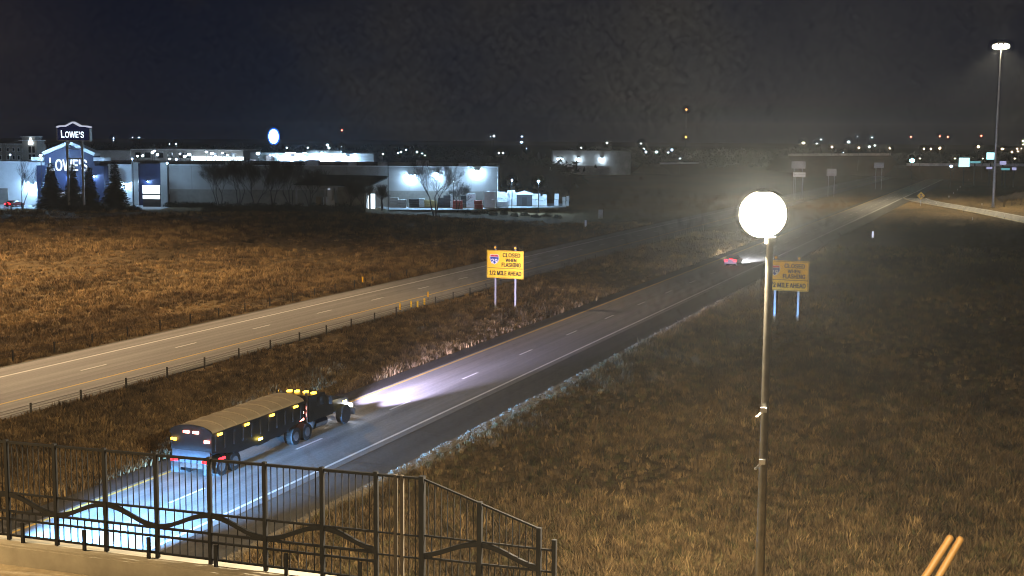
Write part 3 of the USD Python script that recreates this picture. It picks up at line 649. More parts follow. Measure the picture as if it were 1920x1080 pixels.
# pylon sign
PYD = SYD - 22
def px_(x): return loc(x, PYD)
def pz_(y, x=140): return float(at(x, y, PYD)[2]) - BZ
py = thing('pylon_sign', "tall blue pylon sign with gabled top on two posts, letters LOWE'S", 'sign', (0, 0, BZ), YAW)
for x in (129, 157): part(py, 'post', MB().b2((px_(x) - .2, PYD - .2, -.3), (px_(x) + .2, PYD + .2, pz_(262))), 'sign_back')
for y in (279, 297): part(py, 'cross_bar', MB().b2((px_(129) + .2, PYD - .12, pz_(y) - .12), (px_(157) - .2, PYD + .12, pz_(y) + .12)), 'sign_back')
cab = [(px_(113), pz_(263)), (px_(172.5), pz_(263)), (px_(172.5), pz_(240)), (px_(166), pz_(238)), (px_(155), pz_(238)), (px_(142), pz_(231)), (px_(129), pz_(238)), (px_(119), pz_(238)), (px_(113), pz_(240))]
part(py, 'cabinet', MB().prism(cab, PYD - .6, PYD + .6), 'sign_face_blue')
def edge(pts, th):
    m = MB()
    for a, c in zip(pts[:-1], pts[1:]):
        a, c = np.array(a), np.array(c); d = (c - a) / np.linalg.norm(c - a); n = np.array([-d[1], d[0]]) * th
        m.prism([tuple(a), tuple(c), tuple(c + n), tuple(a + n)], PYD - .75, PYD + .75)
    return m
part(py, 'roof_trim', edge([(px_(112), pz_(239.5)), (px_(118), pz_(238)), (px_(129), pz_(237.5)), (px_(142), pz_(230.5)), (px_(155), pz_(237.5)), (px_(166), pz_(238)), (px_(173.5), pz_(239.5))], .3), 'sign_edge')
part(py, 'side_trim', edge([(px_(113), pz_(263)), (px_(113), pz_(241))], .16), 'trim_white'); part(py, 'side_trim', edge([(px_(172.5), pz_(241)), (px_(172.5), pz_(263))], .16), 'trim_white')
part(py, 'bottom_trim', edge([(px_(172.5), pz_(263)), (px_(113), pz_(263))], .2), 'trim_white')
part(py, 'lettering', MB().text('L', pz_(245) - pz_(258), 0, PYD - .62, pz_(258), .1, True, fit=(px_(120), px_(126.5))).text("OWE'S", pz_(247) - pz_(258), 0, PYD - .62, pz_(258), .1, True, fit=(px_(127.5), px_(162.5))), 'letter_white')

# white message board at the second entrance
mbd = thing('message_board', 'glowing white two-panel sign board in front of the blue wall panel', 'sign', (0, 0, BZ), YAW)
yb = SYD - 8
for a, c in ((347, 363), (366, 373)): part(mbd, 'lit_panel', MB().b2((loc(268, yb), yb - .2, float(at(280, c, yb)[2]) - BZ), (loc(299, yb), yb + .2, float(at(280, a, yb)[2]) - BZ)), 'white_panel')
part(mbd, 'frame', MB().b2((loc(267, yb), yb + .21, -.2), (loc(300, yb), yb + .45, float(at(280, 347, yb)[2]) - BZ)), 'dark_pole')

# lot lamps: pole with a box head
def lot_lamp(label, px, py, dist, glass='lot_glass', group=None, r=.35, ground=None, rad=.09, name='parking_lot_lamp', cat='lamp'):
    p_ = at(px, py, dist); gz = zt(p_[0], p_[1]) if ground is None else ground; h = max(p_[2] - gz, 2.)
    t_ = thing(name, label, cat, (p_[0], p_[1], gz), YAW, group)
    part(t_, 'pole', MB().tube((0, 0, -.2), (0, 0, h - .25), rad * 1.3, rad, 8), 'dark_pole')
    part(t_, 'lamp_head', MB().box((0, -.1, h + r * .9), (r * 2.4, r * 2.2, .18)), 'dark_pole')
    part(t_, 'lamp_glass', MB().ball((0, -.2, h), r, 0, (1, 1, .8)), glass)
    return t_
lot_lamp('dark lamp pole between the bare sapling and the spruces, facing the store', 76.5, 292, SYD - 14, r=.3)
lot_lamp('dark lamp pole just right of the row of spruces', 248.5, 298, SYD - 16, 'pack_glass', r=.14)
lot_lamp('dark lamp pole right of the blue wall panel', 314, 306, SYD - 6, 'pack_glass', r=.14)
t = thing('utility_pole', 'thin black pole standing at the right end of the dark canopy', 'pole', (*lw(loc(727, SYD - 16), SYD - 16), BZ)); part(t, 'pole', MB().tube((0, 0, -.3), (0, 0, 10.2), .11, .09, 8), 'weathered_post'); part(t, 'cap', MB().tube((0, 0, 10.2), (0, 0, 10.35), .12, .08, 8), 'weathered_post')

# goods in the yard right of the store
gl = random.Random(3)
def pallet(label, px, dist, wd, ht_, dp, mat, tiers, group='stacks of goods in the store yard'):
    x = loc(px, dist); p_ = lw(x, dist); t_ = thing('pallet_stack', label, 'pallet stack', (p_[0], p_[1], BZ + .02), YAW, group)
    part(t_, 'pallet', MB().b2((-wd / 2, -dp / 2, .02), (wd / 2, dp / 2, .16)), 'pallet_wood')
    for k in range(tiers):
        h0 = .17 + (ht_ - .17) * k / tiers; part(t_, 'goods', MB().box((gl.uniform(-.06, .06), 0, h0 + (ht_ - .17) / tiers * .46), (wd * gl.uniform(.88, .98), dp * .95, (ht_ - .17) / tiers * .92)), mat)
G = [(738, 'grey shelving stacked against the brown wall base', 'wall_grey', 3, 2.2, 2.4), (752, 'grey low stack left of the first lit wall cone', 'wall_grey', 3, 2.4, 2.0), (776, 'dark racked goods under the first lit wall cone', 'goods_dark', 4, 2.6, 2.1), (790, 'pale stack right of the first lit wall cone', 'goods_white', 3, 1.4, 2.2),
     (802, 'tan boxes on a pallet left of the bare tree trunks', 'goods_tan', 2, 2.0, 1.9), (812, 'tan sacks on a pallet behind the bare tree trunks', 'goods_tan', 2, 1.6, 1.7), (828, 'dark stack right behind the bare tree trunks', 'goods_dark', 3, 2.0, 2.4), (838, 'dark tall stack between tree and red goods', 'goods_dark', 4, 2.0, 3.0), (846, 'narrow upright white stack left of the red goods', 'goods_white', 2, .8, 3.6),
     (857, 'red goods on a pallet at the yard edge', 'goods_red', 2, 2.4, 2.0), (868, 'dark upright stack right of the red goods', 'goods_dark', 3, 1.4, 3.0), (882, 'white covered stack under the largest lit wall cone', 'goods_white', 2, 2.4, 3.6), (896, 'pinkish red goods under the largest lit wall cone', 'goods_red', 2, 2.0, 2.2), (914, 'white cube stack at the store corner', 'goods_white', 1, 2.0, 4.4), (923, 'small white stack at the store corner', 'goods_white', 2, 1.2, 4.2)]
for px, lb, mt, ti, wd, ht_ in G: pallet(lb, px, SYD - 2.5 - (5 if mt == 'goods_red' else 0), wd, ht_, 1.6, mt, ti)
G2 = [(938, 'white box stack first right of the store corner', 2.2, 3.6), (948, 'white crate stack second right of the store corner', 1.8, 3.4), (957, 'tall white stack left of the dark shed', 2.2, 4.0), (966, 'long low white stack beside the dark shed', 2.6, 3.4), (998, 'white square stack right of the dark shed', 1.6, 3.2), (1006, 'white square stack with a notch, right of the dark shed', 1.6, 3.2), (1013, 'white stack third right of the dark shed', 1.6, 2.6), (1020, 'tall narrow white stack in the right yard', 1.0, 3.0), (1042, 'tall white upright stack alone in the right yard', 1.1, 3.2), (1056, 'short grey upright stack near the yard end', .8, 2.4), (1063, 'last grey upright stack at the yard end', .7, 2.6)]
for i, (px, lb, wd, ht_) in enumerate(G2): pallet(lb, px, SYD + 9, wd, ht_, 1.6, 'goods_white' if px < 1050 else 'wall_grey', 2)
x = loc(944, SYD + 5); p_ = lw(x, SYD + 4)
for i, px in enumerate((930, 944)): pallet(['left', 'right'][i] + ' long low white row of goods before the box stacks', px, SYD + 2, 2.0 if i else 2.6, 1.5, 1.4, 'goods_white', 1)
p_ = lw(loc(982, SYD + 8), SYD + 8); sh = thing('storage_shed', 'dark open storage shed with pale roof between white stacks', 'shed', (p_[0], p_[1], BZ), YAW)
part(sh, 'wall', MB().b2((-1.9, 0, 0), (1.9, 2.4, 2.9)), 'goods_dark'); part(sh, 'roof', MB().prism([(-2.1, 2.9), (2.1, 2.9), (2.1, 3.2), (0, 3.8), (-2.1, 3.2)], -.3, 2.7), 'goods_white'); part(sh, 'door', MB().b2((-.6, -.05, 0), (.6, 0, 2.2)), 'rubber')
for px, py, d in ((960, 338, SYD + 4), (1010, 340, SYD + 3)): lot_lamp(('left' if px < 1000 else 'right') + ' small yard lamp among the white stacks', px, py, d, 'pack_glass', 'small lamps in the right yard', r=.26)
lot_lamp('yard lamp on the store wall side of the pale paving', 850, 340, SYD - 5, 'pack_glass', r=.16)

# hotel at the left edge, behind the store
HD = 430.
ho = thing('hotel', 'three storey beige hotel with a square corner tower at left edge', 'hotel', (0, 0, 2.), YAW)
hx = lambda p: loc(p, HD); hzz = lambda y: float(at(40, y, HD)[2]) - 2.
part(ho, 'wall', MB().b2((hx(-80), HD, -.5), (hx(56), HD + 16, hzz(271))), 'hotel_wall'); part(ho, 'wall', MB().b2((hx(8), HD - .5, -.5), (hx(14), HD, hzz(269))), 'wall_base')
tw_ = part(ho, 'tower', MB().b2((hx(50), HD - 2.5, -.5), (hx(78), HD + 4, hzz(264))), 'hotel_wall'); part(tw_, 'tower_cap', MB().b2((hx(44), HD - 3, hzz(264)), (hx(80), HD + 4.5, hzz(262.4))), 'trim_white'); part(tw_, 'upper_block', MB().b2((hx(49), HD - 2, hzz(262.4)), (hx(73), HD + 3.5, hzz(257))), 'hotel_wall'); part(tw_, 'tower_roof', MB().b2((hx(47.5), HD - 2.6, hzz(257)), (hx(75.5), HD + 4, hzz(255.4))), 'trim_white')
part(ho, 'cornice', MB().b2((hx(-80), HD - .5, hzz(271)), (hx(50), HD + 16, hzz(269.3))), 'trim_white')
for r_, (ya, yb_) in enumerate(((277, 285), (291, 300))):
    for px in (-40, -30, -14, 3.5, 18, 28.5, 38, 47):
        w_ = part(ho, 'window', MB().b2((hx(px - 2.6), HD - .06, hzz(yb_)), (hx(px + 2.6), HD - .01, hzz(ya))), 'trim_white'); part(w_, 'pane', MB().b2((hx(px - 1.8), HD - .1, hzz(yb_ - .8)), (hx(px + 1.8), HD - .065, hzz(ya + .8))), 'glass_dark')
for px in (64.5, 71):
    for ya, yb_ in ((274, 286), (289, 298)): w_ = part(ho, 'window', MB().b2((hx(px - 2.4), HD - 2.56, hzz(yb_)), (hx(px + 2.4), HD - 2.51, hzz(ya))), 'glass_dark')
part(ho, 'lit_emblem', MB().prism([(hx(63.5), hzz(271.5)), (hx(71.5), hzz(271.5)), (hx(72), hzz(267)), (hx(70), hzz(263)), (hx(69), hzz(258)), (hx(66), hzz(258)), (hx(65), hzz(263)), (hx(63), hzz(267))], HD - 3.3, HD - 3.05), 'white_panel')
p_ = lw(hx(30), HD - 14); lot_lamp('hotel car park lamp in front of the beige hotel', 20, 290, HD - 30, 'pack_glass', r=.16)
lot_lamp('second hotel car park lamp near the corner tower', 68, 296, HD - 26, 'pack_glass', r=.2)

# shopping plaza behind the store: wide self-glowing front and its lamps
PD = 540.
pl = thing('shopping_plaza', 'distant flat shop row with a white self-glowing front above store roof', 'shop building', (0, 0, 2.5), YAW)
bx = lambda p: loc(p, PD); bz = lambda y, x=300: float(at(x, y, PD)[2]) - 2.5
part(pl, 'wall', MB().b2((bx(185), PD, -.5), (bx(245), PD + 40, bz(283))), 'wall_white'); part(pl, 'wall', MB().b2((bx(245), PD + 2, -.5), (bx(455), PD + 40, bz(281.5))), 'wall_grey'); part(pl, 'lit_fascia', MB().b2((bx(360), PD - .2, bz(300)), (bx(458), PD - .0, bz(293))), 'white_panel')  # fascia emits by itself, floodlighting put in as glow
part(pl, 'coping', MB().b2((bx(244), PD + 1.6, bz(281.5)), (bx(456), PD + 40, bz(280))), 'trim_white')
part(pl, 'awning', MB().b2((bx(330), PD - 3, bz(304)), (bx(470), PD - .21, bz(301.5))), 'wall_white')
for px in (258, 276, 300, 318, 340, 352, 402, 418, 436): part(pl, 'shop_window', MB().b2((bx(px - 5), PD + 1.9, bz(296)), (bx(px + 5), PD + 1.99, bz(286))), 'glass_dark')
g_ = 'car park lamps of the shop row'
for i, (px, py, d, r) in enumerate(((258, 293, 520, .7), (268, 292, 505, .8), (286, 286, 520, .9), (296, 290, 530, .9), (290, 283, 515, .6), (347, 293, 510, 1.0), (355, 290, 520, 1.2), (363, 295, 505, .8), (387, 285, 522, .9), (398, 288, 515, 1.1), (404, 293, 525, .9), (417, 287, 530, .6), (426, 291, 500, .7), (318, 298, 500, .6), (331, 299, 500, .6), (338, 288, 530, .6))):
    lot_lamp('blue-white car park lamp glaring before the shop row, ' + rank(px, (258, 268, 286, 296, 290, 347, 355, 363, 387, 398, 404, 417, 426, 318, 331, 338)), px, py, d, 'far_white', g_, r=r * .62)
# second row of shops with wall lamps making pale domes
QD = 500.
sq = thing('shop_row', 'dark distant shop row with a line of pale domed wall lights', 'shop building', (0, 0, 2.5), YAW)
qx = lambda p: loc(p, QD); qz = lambda y: float(at(560, y, QD)[2]) - 2.5
part(sq, 'wall', MB().b2((qx(470), QD, -.5), (qx(700), QD + 30, qz(287))), 'wall_grey'); part(sq, 'canopy', MB().b2((qx(478), QD - 4, qz(304)), (qx(700), QD - .1, qz(302))), 'dark_roof'); part(sq, 'parapet', MB().b2((qx(575), QD - .5, qz(287)), (qx(640), QD + 2, qz(282))), 'wall_base')
for px, r in ((530, .35), (549, .42), (577, .38), (601, .45), (622, .4), (653, .5)):
    z = qz(297); q_ = part(sq, 'wall_light', MB().b2((qx(px) - .5, QD - .8, z + .5), (qx(px) + .5, QD, z + .8)), 'dark_pole'); part(q_, 'lamp_glass', MB().ball((qx(px), QD - .7, z), r, 1), 'pack_glass')
for a, c, e, f_ in ((500, 514, 292, 308), (545, 552, 286, 300), (546, 566, 301, 308), (626, 640, 300, 309), (480, 470, 300, 303)): part(sq, 'lit_shop_window', MB().b2((qx(a), QD - .12, qz(f_)), (qx(c), QD - .02, qz(e))), 'window_lit')
for px in (541, 551, 573): part(sq, 'lit_sign', MB().b2((qx(px - 5), QD - .3, qz(287.5)), (qx(px + 4), QD - .13, qz(285.5))), 'white_panel')
for i, (px, py, d, r) in enumerate(((484, 288, 480, 1.0), (603, 288, 480, .9), (614, 272, 560, .7), (617, 277, 560, .7), (507, 291, 490, .4), (513, 291, 490, .4), (577, 277, 600, .35), (538, 277, 600, .35), (635, 294, 480, .5))):
    lot_lamp('white pole lamp above the dark shop row, ' + rank(px, (484, 603, 614, 617, 507, 513, 577, 538, 635)), px, py, d, 'far_white', 'lamps above the dark shop row', r=r * .7)
# oval pylon sign
p_ = at(513, 256, 520.); t = thing('oval_pylon_sign', 'glowing blue-white oval sign high on a pole above the shops', 'sign', (p_[0], p_[1], 2.5), YAW)
hh = p_[2] - 2.5; part(t, 'pole', MB().tube((0, 0, -.3), (0, 0, hh - 2.6), .3, .25, 10), 'dark_pole'); part(t, 'lit_face', MB().ball((0, 0, hh), 1, 3, (2.0, .7, 2.9)), 'blue_panel', smooth=True); part(t, 'lit_rim', MB().ball((0, .35, hh), 1, 3, (2.5, .55, 3.5)), 'blue_rim', smooth=True); part(t, 'bracket', MB().box((0, 0, hh - 3.4), (1.6, .6, .3)), 'dark_pole')  # larger blue emissive ball behind the face stands in for its glow halo
# low lit shops to the right
t = thing('low_shop', 'distant low shop with cool lamps right of the dark shop row', 'shop building', (0, 0, 2.5), YAW)
part(t, 'wall', MB().b2((qx(664), QD + 20, -.5), (qx(700), QD + 36, qz(292))), 'wall_grey'); part(t, 'lit_sign', MB().b2((qx(669), QD + 19.7, qz(291.5)), (qx(690), QD + 19.9, qz(288))), 'window_lit'); part(t, 'roof', MB().b2((qx(662), QD + 19, qz(292)), (qx(702), QD + 37, qz(290.6))), 'roof')
p_ = at(1100, 300, 620.)
wh = thing('warehouse', 'distant grey flat warehouse with three floodlights on its wall', 'warehouse', (0, 0, 4.), YAW)
wx = lambda p: loc(p, 620.); wz = lambda y: float(at(1100, y, 620.)[2]) - 4.
part(wh, 'wall', MB().b2((wx(1034), 620, -3), (wx(1180), 650, wz(283))), 'wall_grey'); part(wh, 'coping', MB().b2((wx(1033), 619.7, wz(283)), (wx(1181), 650, wz(281.8))), 'wall_base'); part(wh, 'kerb_wall', MB().b2((wx(1012), 612, -3), (wx(1140), 613, wz(311))), 'wall_white')
for px, r in ((1044, .35), (1051, .35), (1082, .6), (1126, .65)):
    q_ = part(wh, 'flood_light', MB().b2((wx(px) - .5, 618.8, wz(296)), (wx(px) + .5, 620, wz(294))), 'dark_pole'); part(q_, 'lamp_glass', MB().ball((wx(px), 619.0, wz(299)), r, 1), 'far_white')

# far lamps of the town
wl, gw = 'small white lamp on a pole among the distant town lights', 'distant white lamps of the town'
far_lamp0 = None
for px, py, d, r in ((213, 259, 900, .5), (213, 264, 900, .45), (248, 258, 900, .25), (261, 258, 900, .5), (123, 268, 800, .45), (318, 270, 900, .4), (330, 270, 900, .5), (640, 275, 900, .35), (718, 289, 700, .6), (747, 287, 700, .6), (752, 285, 700, .8), (762, 281, 800, .7), (782, 285, 800, .6), (792, 288, 800, .6), (797, 291, 800, .35), (926, 255, 1200, .8), (920, 256, 1200, .3), (935, 287, 700, .6), (943, 287, 700, .8), (978, 256, 1100, .9), (978, 267, 1000, 1.1), (987, 278, 900, .5), (1067, 291, 640, .35), (1090, 277, 900, .6), (1138, 268, 1000, .8), (1179, 292, 900, .5), (1202, 269, 1000, .7), (1207, 279, 900, .6), (1211, 285, 800, .7), (1231, 285, 800, .9), (1253, 286, 800, .5), (1260, 281, 800, .9), (1531, 269, 1000, .8), (1539, 262, 1100, .6), (1591, 266, 1000, 1.0), (1608, 256, 1200, .5), (1635, 258, 1200, .5), (1630, 275, 900, .8), (1640, 273, 900, .6), (1581, 286, 900, .4)):
    lot_lamp(wl, px, py, d, 'far_white' if px % 3 else 'far_cool', gw, r=r * .62, rad=.1, name='town_lamp')
lot_lamp('pale orange lamp on a pole above the far road embankment', 1506, 268, 700, 'far_warm', r=.7, name='town_lamp')
for i, (px, py, r, g2) in enumerate(((1732, 279, .5, 'far_warm'), (1745, 279, .6, 'far_warm'), (1762, 278, .95, 'far_sodium'), (1834, 275, 1.05, 'far_sodium'), (1879, 279, 1.05, 'far_sodium'))):
    lot_lamp(['thin street lamp left of the far road lights', 'second thin street lamp from the left above the far road', 'bright street lamp above the far road, left of the cyan sign', 'bright orange-white street lamp between the cyan sign and mast', 'bright orange street lamp just right of the tall mast'][i], px, py, 690 if i != 3 else 720, g2, 'street lamps along the far road', r=r * .6, rad=.14, name='town_lamp')
for px, py, r in ((1907, 279, .5), (1915, 278, .4), (1918, 264, .6), (1918.5, 271, .6), (1897, 285, .6), (1908, 284, .6)): lot_lamp(['lowest left', 'low', 'topmost', 'second topmost', 'leftmost', 'lowest middle'][[1907, 1915, 1918, 1918.5, 1897, 1908].index(px)] + ' warm lamp in the cluster at the far right edge', px, py, 900, 'far_warm', 'warm lamps at the far right edge', r=r * .6, name='town_lamp')
# masts with red obstruction lights
def beacon_mast(label, px, pys, dist, mat, group=None):
    p_ = at(px, pys[0], dist); gz = zt(p_[0], p_[1]); h = p_[2] - gz
    t_ = thing('beacon_mast', label, 'radio mast', (p_[0], p_[1], gz), 0, group); m = MB(); wd = .35
    for a in range(3): m.tube((wd * math.cos(a * 2.09), wd * math.sin(a * 2.09), -.3), (wd * math.cos(a * 2.09), wd * math.sin(a * 2.09), h), .04, .04, 4)
    for k in range(int(h / 2)):
        for a in range(3): m.tube((wd * math.cos(a * 2.09), wd * math.sin(a * 2.09), 2. * k), (wd * math.cos((a + 1) * 2.09), wd * math.sin((a + 1) * 2.09), 2. * k + 2), .02, .02, 3)
    part(t_, 'lattice', m, 'weathered_post')
    for y in pys: part(t_, 'beacon', MB().ball((0, 0, at(px, y, dist)[2] - gz + .3), .00055 * dist, 1), mat)
beacon_mast('thin mast with two orange-red lights one above the other', 1287, (206, 258), 1300., 'far_orange')
beacon_mast('thin mast with one red light above the shops', 641, (245,), 1300., 'far_red')
for i, (px, py) in enumerate(((1708, 257), (1762, 256), (1777, 257), (1840, 255))): beacon_mast(['leftmost distant red obstruction light on the right horizon', 'left one of a close pair of distant red lights', 'right one of a close pair of distant red lights', 'distant reddish light left of the tall mast'][i], px, (py,), 1900., 'far_red')

# far road embankment with a pale lit parapet
def far_wall(label, pxa, pxb, pya, pyb, dist, ht_, mat):
    A, B = at(pxa, pya, dist), at(pxb, pyb, dist * 1.02); t_ = thing('far_overpass', label, 'overpass'); d = (B - A)[:2]; L = np.linalg.norm(d); d /= L; n = np.array([-d[1], d[0]])
    if n @ A[:2] < 0: n = -n
    def q4(o0, o1, za0, za1, zb0, zb1):
        v = []
        for P, z0, z1 in ((A, za0, za1), (B, zb0, zb1)):
            for o, z in ((o0, z0), (o1, z0), (o1, z1), (o0, z1)): v.append((P[0] + n[0] * o, P[1] + n[1] * o, z))
        return MB().add(v, [(0, 1, 5), (0, 5, 4), (1, 2, 6), (1, 6, 5), (2, 3, 7), (2, 7, 6), (3, 0, 4), (3, 4, 7), (0, 3, 2), (0, 2, 1), (4, 5, 6), (4, 6, 7)])
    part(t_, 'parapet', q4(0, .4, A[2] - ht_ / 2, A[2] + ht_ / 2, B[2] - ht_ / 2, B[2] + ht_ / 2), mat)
    v = q4(0.1, 14, A[2] - ht_ / 2 - 1.2, A[2] - ht_ / 2, B[2] - ht_ / 2 - 1.2, B[2] - ht_ / 2); part(t_, 'deck', v, 'concrete_lane')
    m = MB(); 
    for P in (A, B):
        pass
    sl = []
    for P in (A, B):
        zb = P[2] - ht_ / 2 - .02; g0 = terrain(P[0], P[1]) - .5
        sl += [(P[0] + n[0] * .2, P[1] + n[1] * .2, zb), (P[0] - n[0] * (zb - g0) * 2, P[1] - n[1] * (zb - g0) * 2, g0), (P[0] + n[0] * 13, P[1] + n[1] * 13, zb), (P[0] + n[0] * (13 + (zb - g0) * 2), P[1] + n[1] * (13 + (zb - g0) * 2), g0)]
    part(t_, 'embankment', MB().add(sl, [(0, 1, 5), (0, 5, 4), (2, 7, 3), (2, 6, 7), (1, 0, 2), (1, 2, 3), (5, 6, 4), (5, 7, 6), (0, 4, 6), (0, 6, 2)]), 'ground')
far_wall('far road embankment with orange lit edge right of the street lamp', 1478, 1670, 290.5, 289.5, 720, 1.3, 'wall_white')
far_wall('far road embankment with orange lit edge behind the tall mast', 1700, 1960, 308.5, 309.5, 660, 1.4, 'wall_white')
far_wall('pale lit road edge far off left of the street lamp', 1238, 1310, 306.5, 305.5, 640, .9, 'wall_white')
# lamps that stand on the far roads
for px, py, d in ((1560, 276, 712), (1610, 277, 712), (1668, 278, 716), (1790, 297, 652), (1842, 297, 652), (1902, 297, 650), (1725, 297, 655), (1275, 297, 632)):
    lot_lamp('faint road lamp on the far embankments, ' + rank(px, (1560, 1610, 1668, 1790, 1842, 1902, 1725, 1275)), px, py, d, 'far_warm' if px > 1300 else 'far_cool', 'faint lamps along the far embankments', r=.32, rad=.08, name='town_lamp')
# fuel station signs and lights, right
def lit_box(label, x0, x1, y0, y1, dist, mat, cat='sign', post=True):
    a, c = at((x0 + x1) / 2, y1, dist), at((x0 + x1) / 2, y0, dist); gz = zt(a[0], a[1]); wd = (x1 - x0) / F * dist
    t_ = thing('lit_sign', label, cat, (a[0], a[1], gz), YAW); part(t_, 'lit_face', MB().b2((-wd / 2, -.3, a[2] - gz), (wd / 2, .3, c[2] - gz)), mat)
    part(t_, 'frame', MB().b2((-wd / 2 - .15, .31, a[2] - gz - .15), (wd / 2 + .15, .6, c[2] - gz + .15)), 'dark_pole')
    if a[2] - gz > .3: part(t_, 'post', MB().b2((-.25, .0, -.3), (.25, .29, a[2] - gz)), 'dark_pole')
    return t_
glow('cyan_panel', (.45, .95, 1), 1.6); glow('cyan_dim', (.25, .8, .9), .35); glow('violet_dim', (.6, .6, 1), .5)
lit_box('large glowing cyan sign box left of the tall mast', 1798, 1817, 296, 313, 560, 'cyan_panel'); lit_box('long dim cyan sign strip beside the large cyan box', 1818, 1838, 302, 306, 562, 'cyan_dim'); lit_box('glowing cyan sign box right behind the tall mast', 1850, 1866, 286, 299, 580, 'cyan_panel')
lit_box('small violet-white lit sign right of the tall mast', 1875, 1886, 302, 309, 560, 'violet_dim'); lit_box('dim bluish low sign left of the mast foot', 1850, 1860, 313, 317, 560, 'violet_dim'); lit_box('faint green guide sign right of the tall mast', 1878, 1893, 315, 319, 540, 'cyan_dim'); lit_box('faint bluish small sign at right of the guide sign', 1898, 1905, 314, 319, 540, 'violet_dim')
lot_lamp('glaring cyan-green lamp above the far slip road', 1710, 301, 520, 'far_cyan', r=1.1, name='town_lamp'); lot_lamp('violet-blue lamp on a short pole left of the large cyan sign', 1783, 312, 520, 'far_cool', r=.55, name='town_lamp')
# guide signs seen beyond the lamp
def guide(label, x0, x1, y0, y1, dist, mat):
    p_ = at((x0 + x1) / 2, y1, dist); c = at((x0 + x1) / 2, y0, dist); gz = zt(p_[0], p_[1]); wd = (x1 - x0) / F * dist; t_ = thing('guide_sign', label, 'road sign', (p_[0], p_[1], gz), 0.)
    part(t_, 'panel', MB().b2((-wd / 2, -.05, p_[2] - gz), (wd / 2, .05, c[2] - gz)), mat)
    part(t_, 'stiffener', MB().b2((-wd / 2 + .1, -.12, (p_[2] + c[2]) / 2 - gz - .06), (wd / 2 - .1, -.06, (p_[2] + c[2]) / 2 - gz + .06)), 'galvanised')
    for s in (-1, 1): part(t_, 'post', MB().b2((s * wd * .3 - .09, .06, -.3), (s * wd * .3 + .09, .24, c[2] - gz)), 'galvanised')
guide('pale back of a guide sign above right of the glaring lamp', 1484, 1510, 302, 316, 420, 'sign_back'); guide('square tan sign back standing alone beyond the motorway', 1550, 1568, 316.5, 330, 430, 'sign_back'); guide('small dim sign back left of the far slip road', 1639, 1657, 305, 315, 500, 'sign_back')
t = guide('low white sign under the pale guide sign', 1487, 1510, 323, 332, 415, 'sign_white')
# merge diamond
p_ = gnd(1726, 386); t = thing('merge_sign', 'yellow diamond warning sign where the slip road joins', 'road sign', (p_[0], p_[1], 0)); c = float(at(1726, 367, p_[1] * CY - p_[0] * SY)[2]); r = 1.15
part(t, 'post', MB().box((0, .08, c / 2), (.1, .08, c)), 'galvanised'); part(t, 'panel', MB().prism([(0, c - r), (r, c), (0, c + r), (-r, c)], -.03, .03), 'sign_yellow')
ar = MB().prism([(-.1, c - .6), (.1, c - .6), (.1, c + .3), (.3, c + .3), (0, c + .65), (-.3, c + .3), (-.1, c + .3)], -.05, -.035); ar.prism([(.12, c - .1), (.5, c - .5), (.6, c - .38), (.12, c + .1)], -.05, -.035); part(t, 'merge_arrow', ar, 'sign_black')
gdl = 'white reflector posts along the slip road'
for i, (px, py) in enumerate(((1755, 387), (1806, 399), (1823, 418), (1883, 411), (1841, 389), (1779, 374), (1788, 367), (1795, 360), (1800, 355), (1816, 341))):
    p_ = gnd(px, py); marker('reflector_post', 'short white reflector post beside the slip road, ' + rank(px, (1755, 1806, 1823, 1883, 1841, 1779, 1788, 1795, 1800, 1816)), 'marker post', p_[0], p_[1], 1.2, .16, 'sign_white', gdl)
p_ = at(1127, 362, 300.); t = thing('signal_cabinet', 'small grey roadside cabinet at the far end of the yard', 'cabinet', (p_[0], p_[1], zt(p_[0], p_[1])), YAW); part(t, 'body', MB().box((0, 0, 1.1), (1.0, .6, 2.0)), 'sign_back'); part(t, 'door', MB().box((0, -.32, 1.15), (.8, .03, 1.6)), 'wall_grey'); part(t, 'plinth', MB().box((0, 0, .05), (1.2, .8, .2)), 'concrete')

# park bench at the left edge of the lot
p_ = gnd(31, 393, BZ); t = thing('bench', 'dark slatted bench beside the bare sapling', 'bench', (p_[0], p_[1], zt(p_[0], p_[1])), YAW)
for z in (.5, .9, 1.25): part(t, 'rail', MB().b2((-1.3, -.05, z * 1.3), (1.3, .05, z * 1.3 + .12)), 'weathered_post')
for s in (-1.2, 1.2): part(t, 'leg', MB().b2((s - .08, -.08, -.2), (s + .08, .08, 1.75)), 'weathered_post')
t = thing('warning_diamond', 'small pale diamond sign among the dark shrubs under the canopy', 'road sign', (*lw(loc(624, SYD - 16), SYD - 16), BZ), YAW); part(t, 'post', MB().box((0, .05, .8), (.08, .05, 2.0)), 'weathered_post'); part(t, 'panel', MB().prism([(0, 1.0), (.6, 1.7), (0, 2.4), (-.6, 1.7)], -.03, .02), 'sign_white')

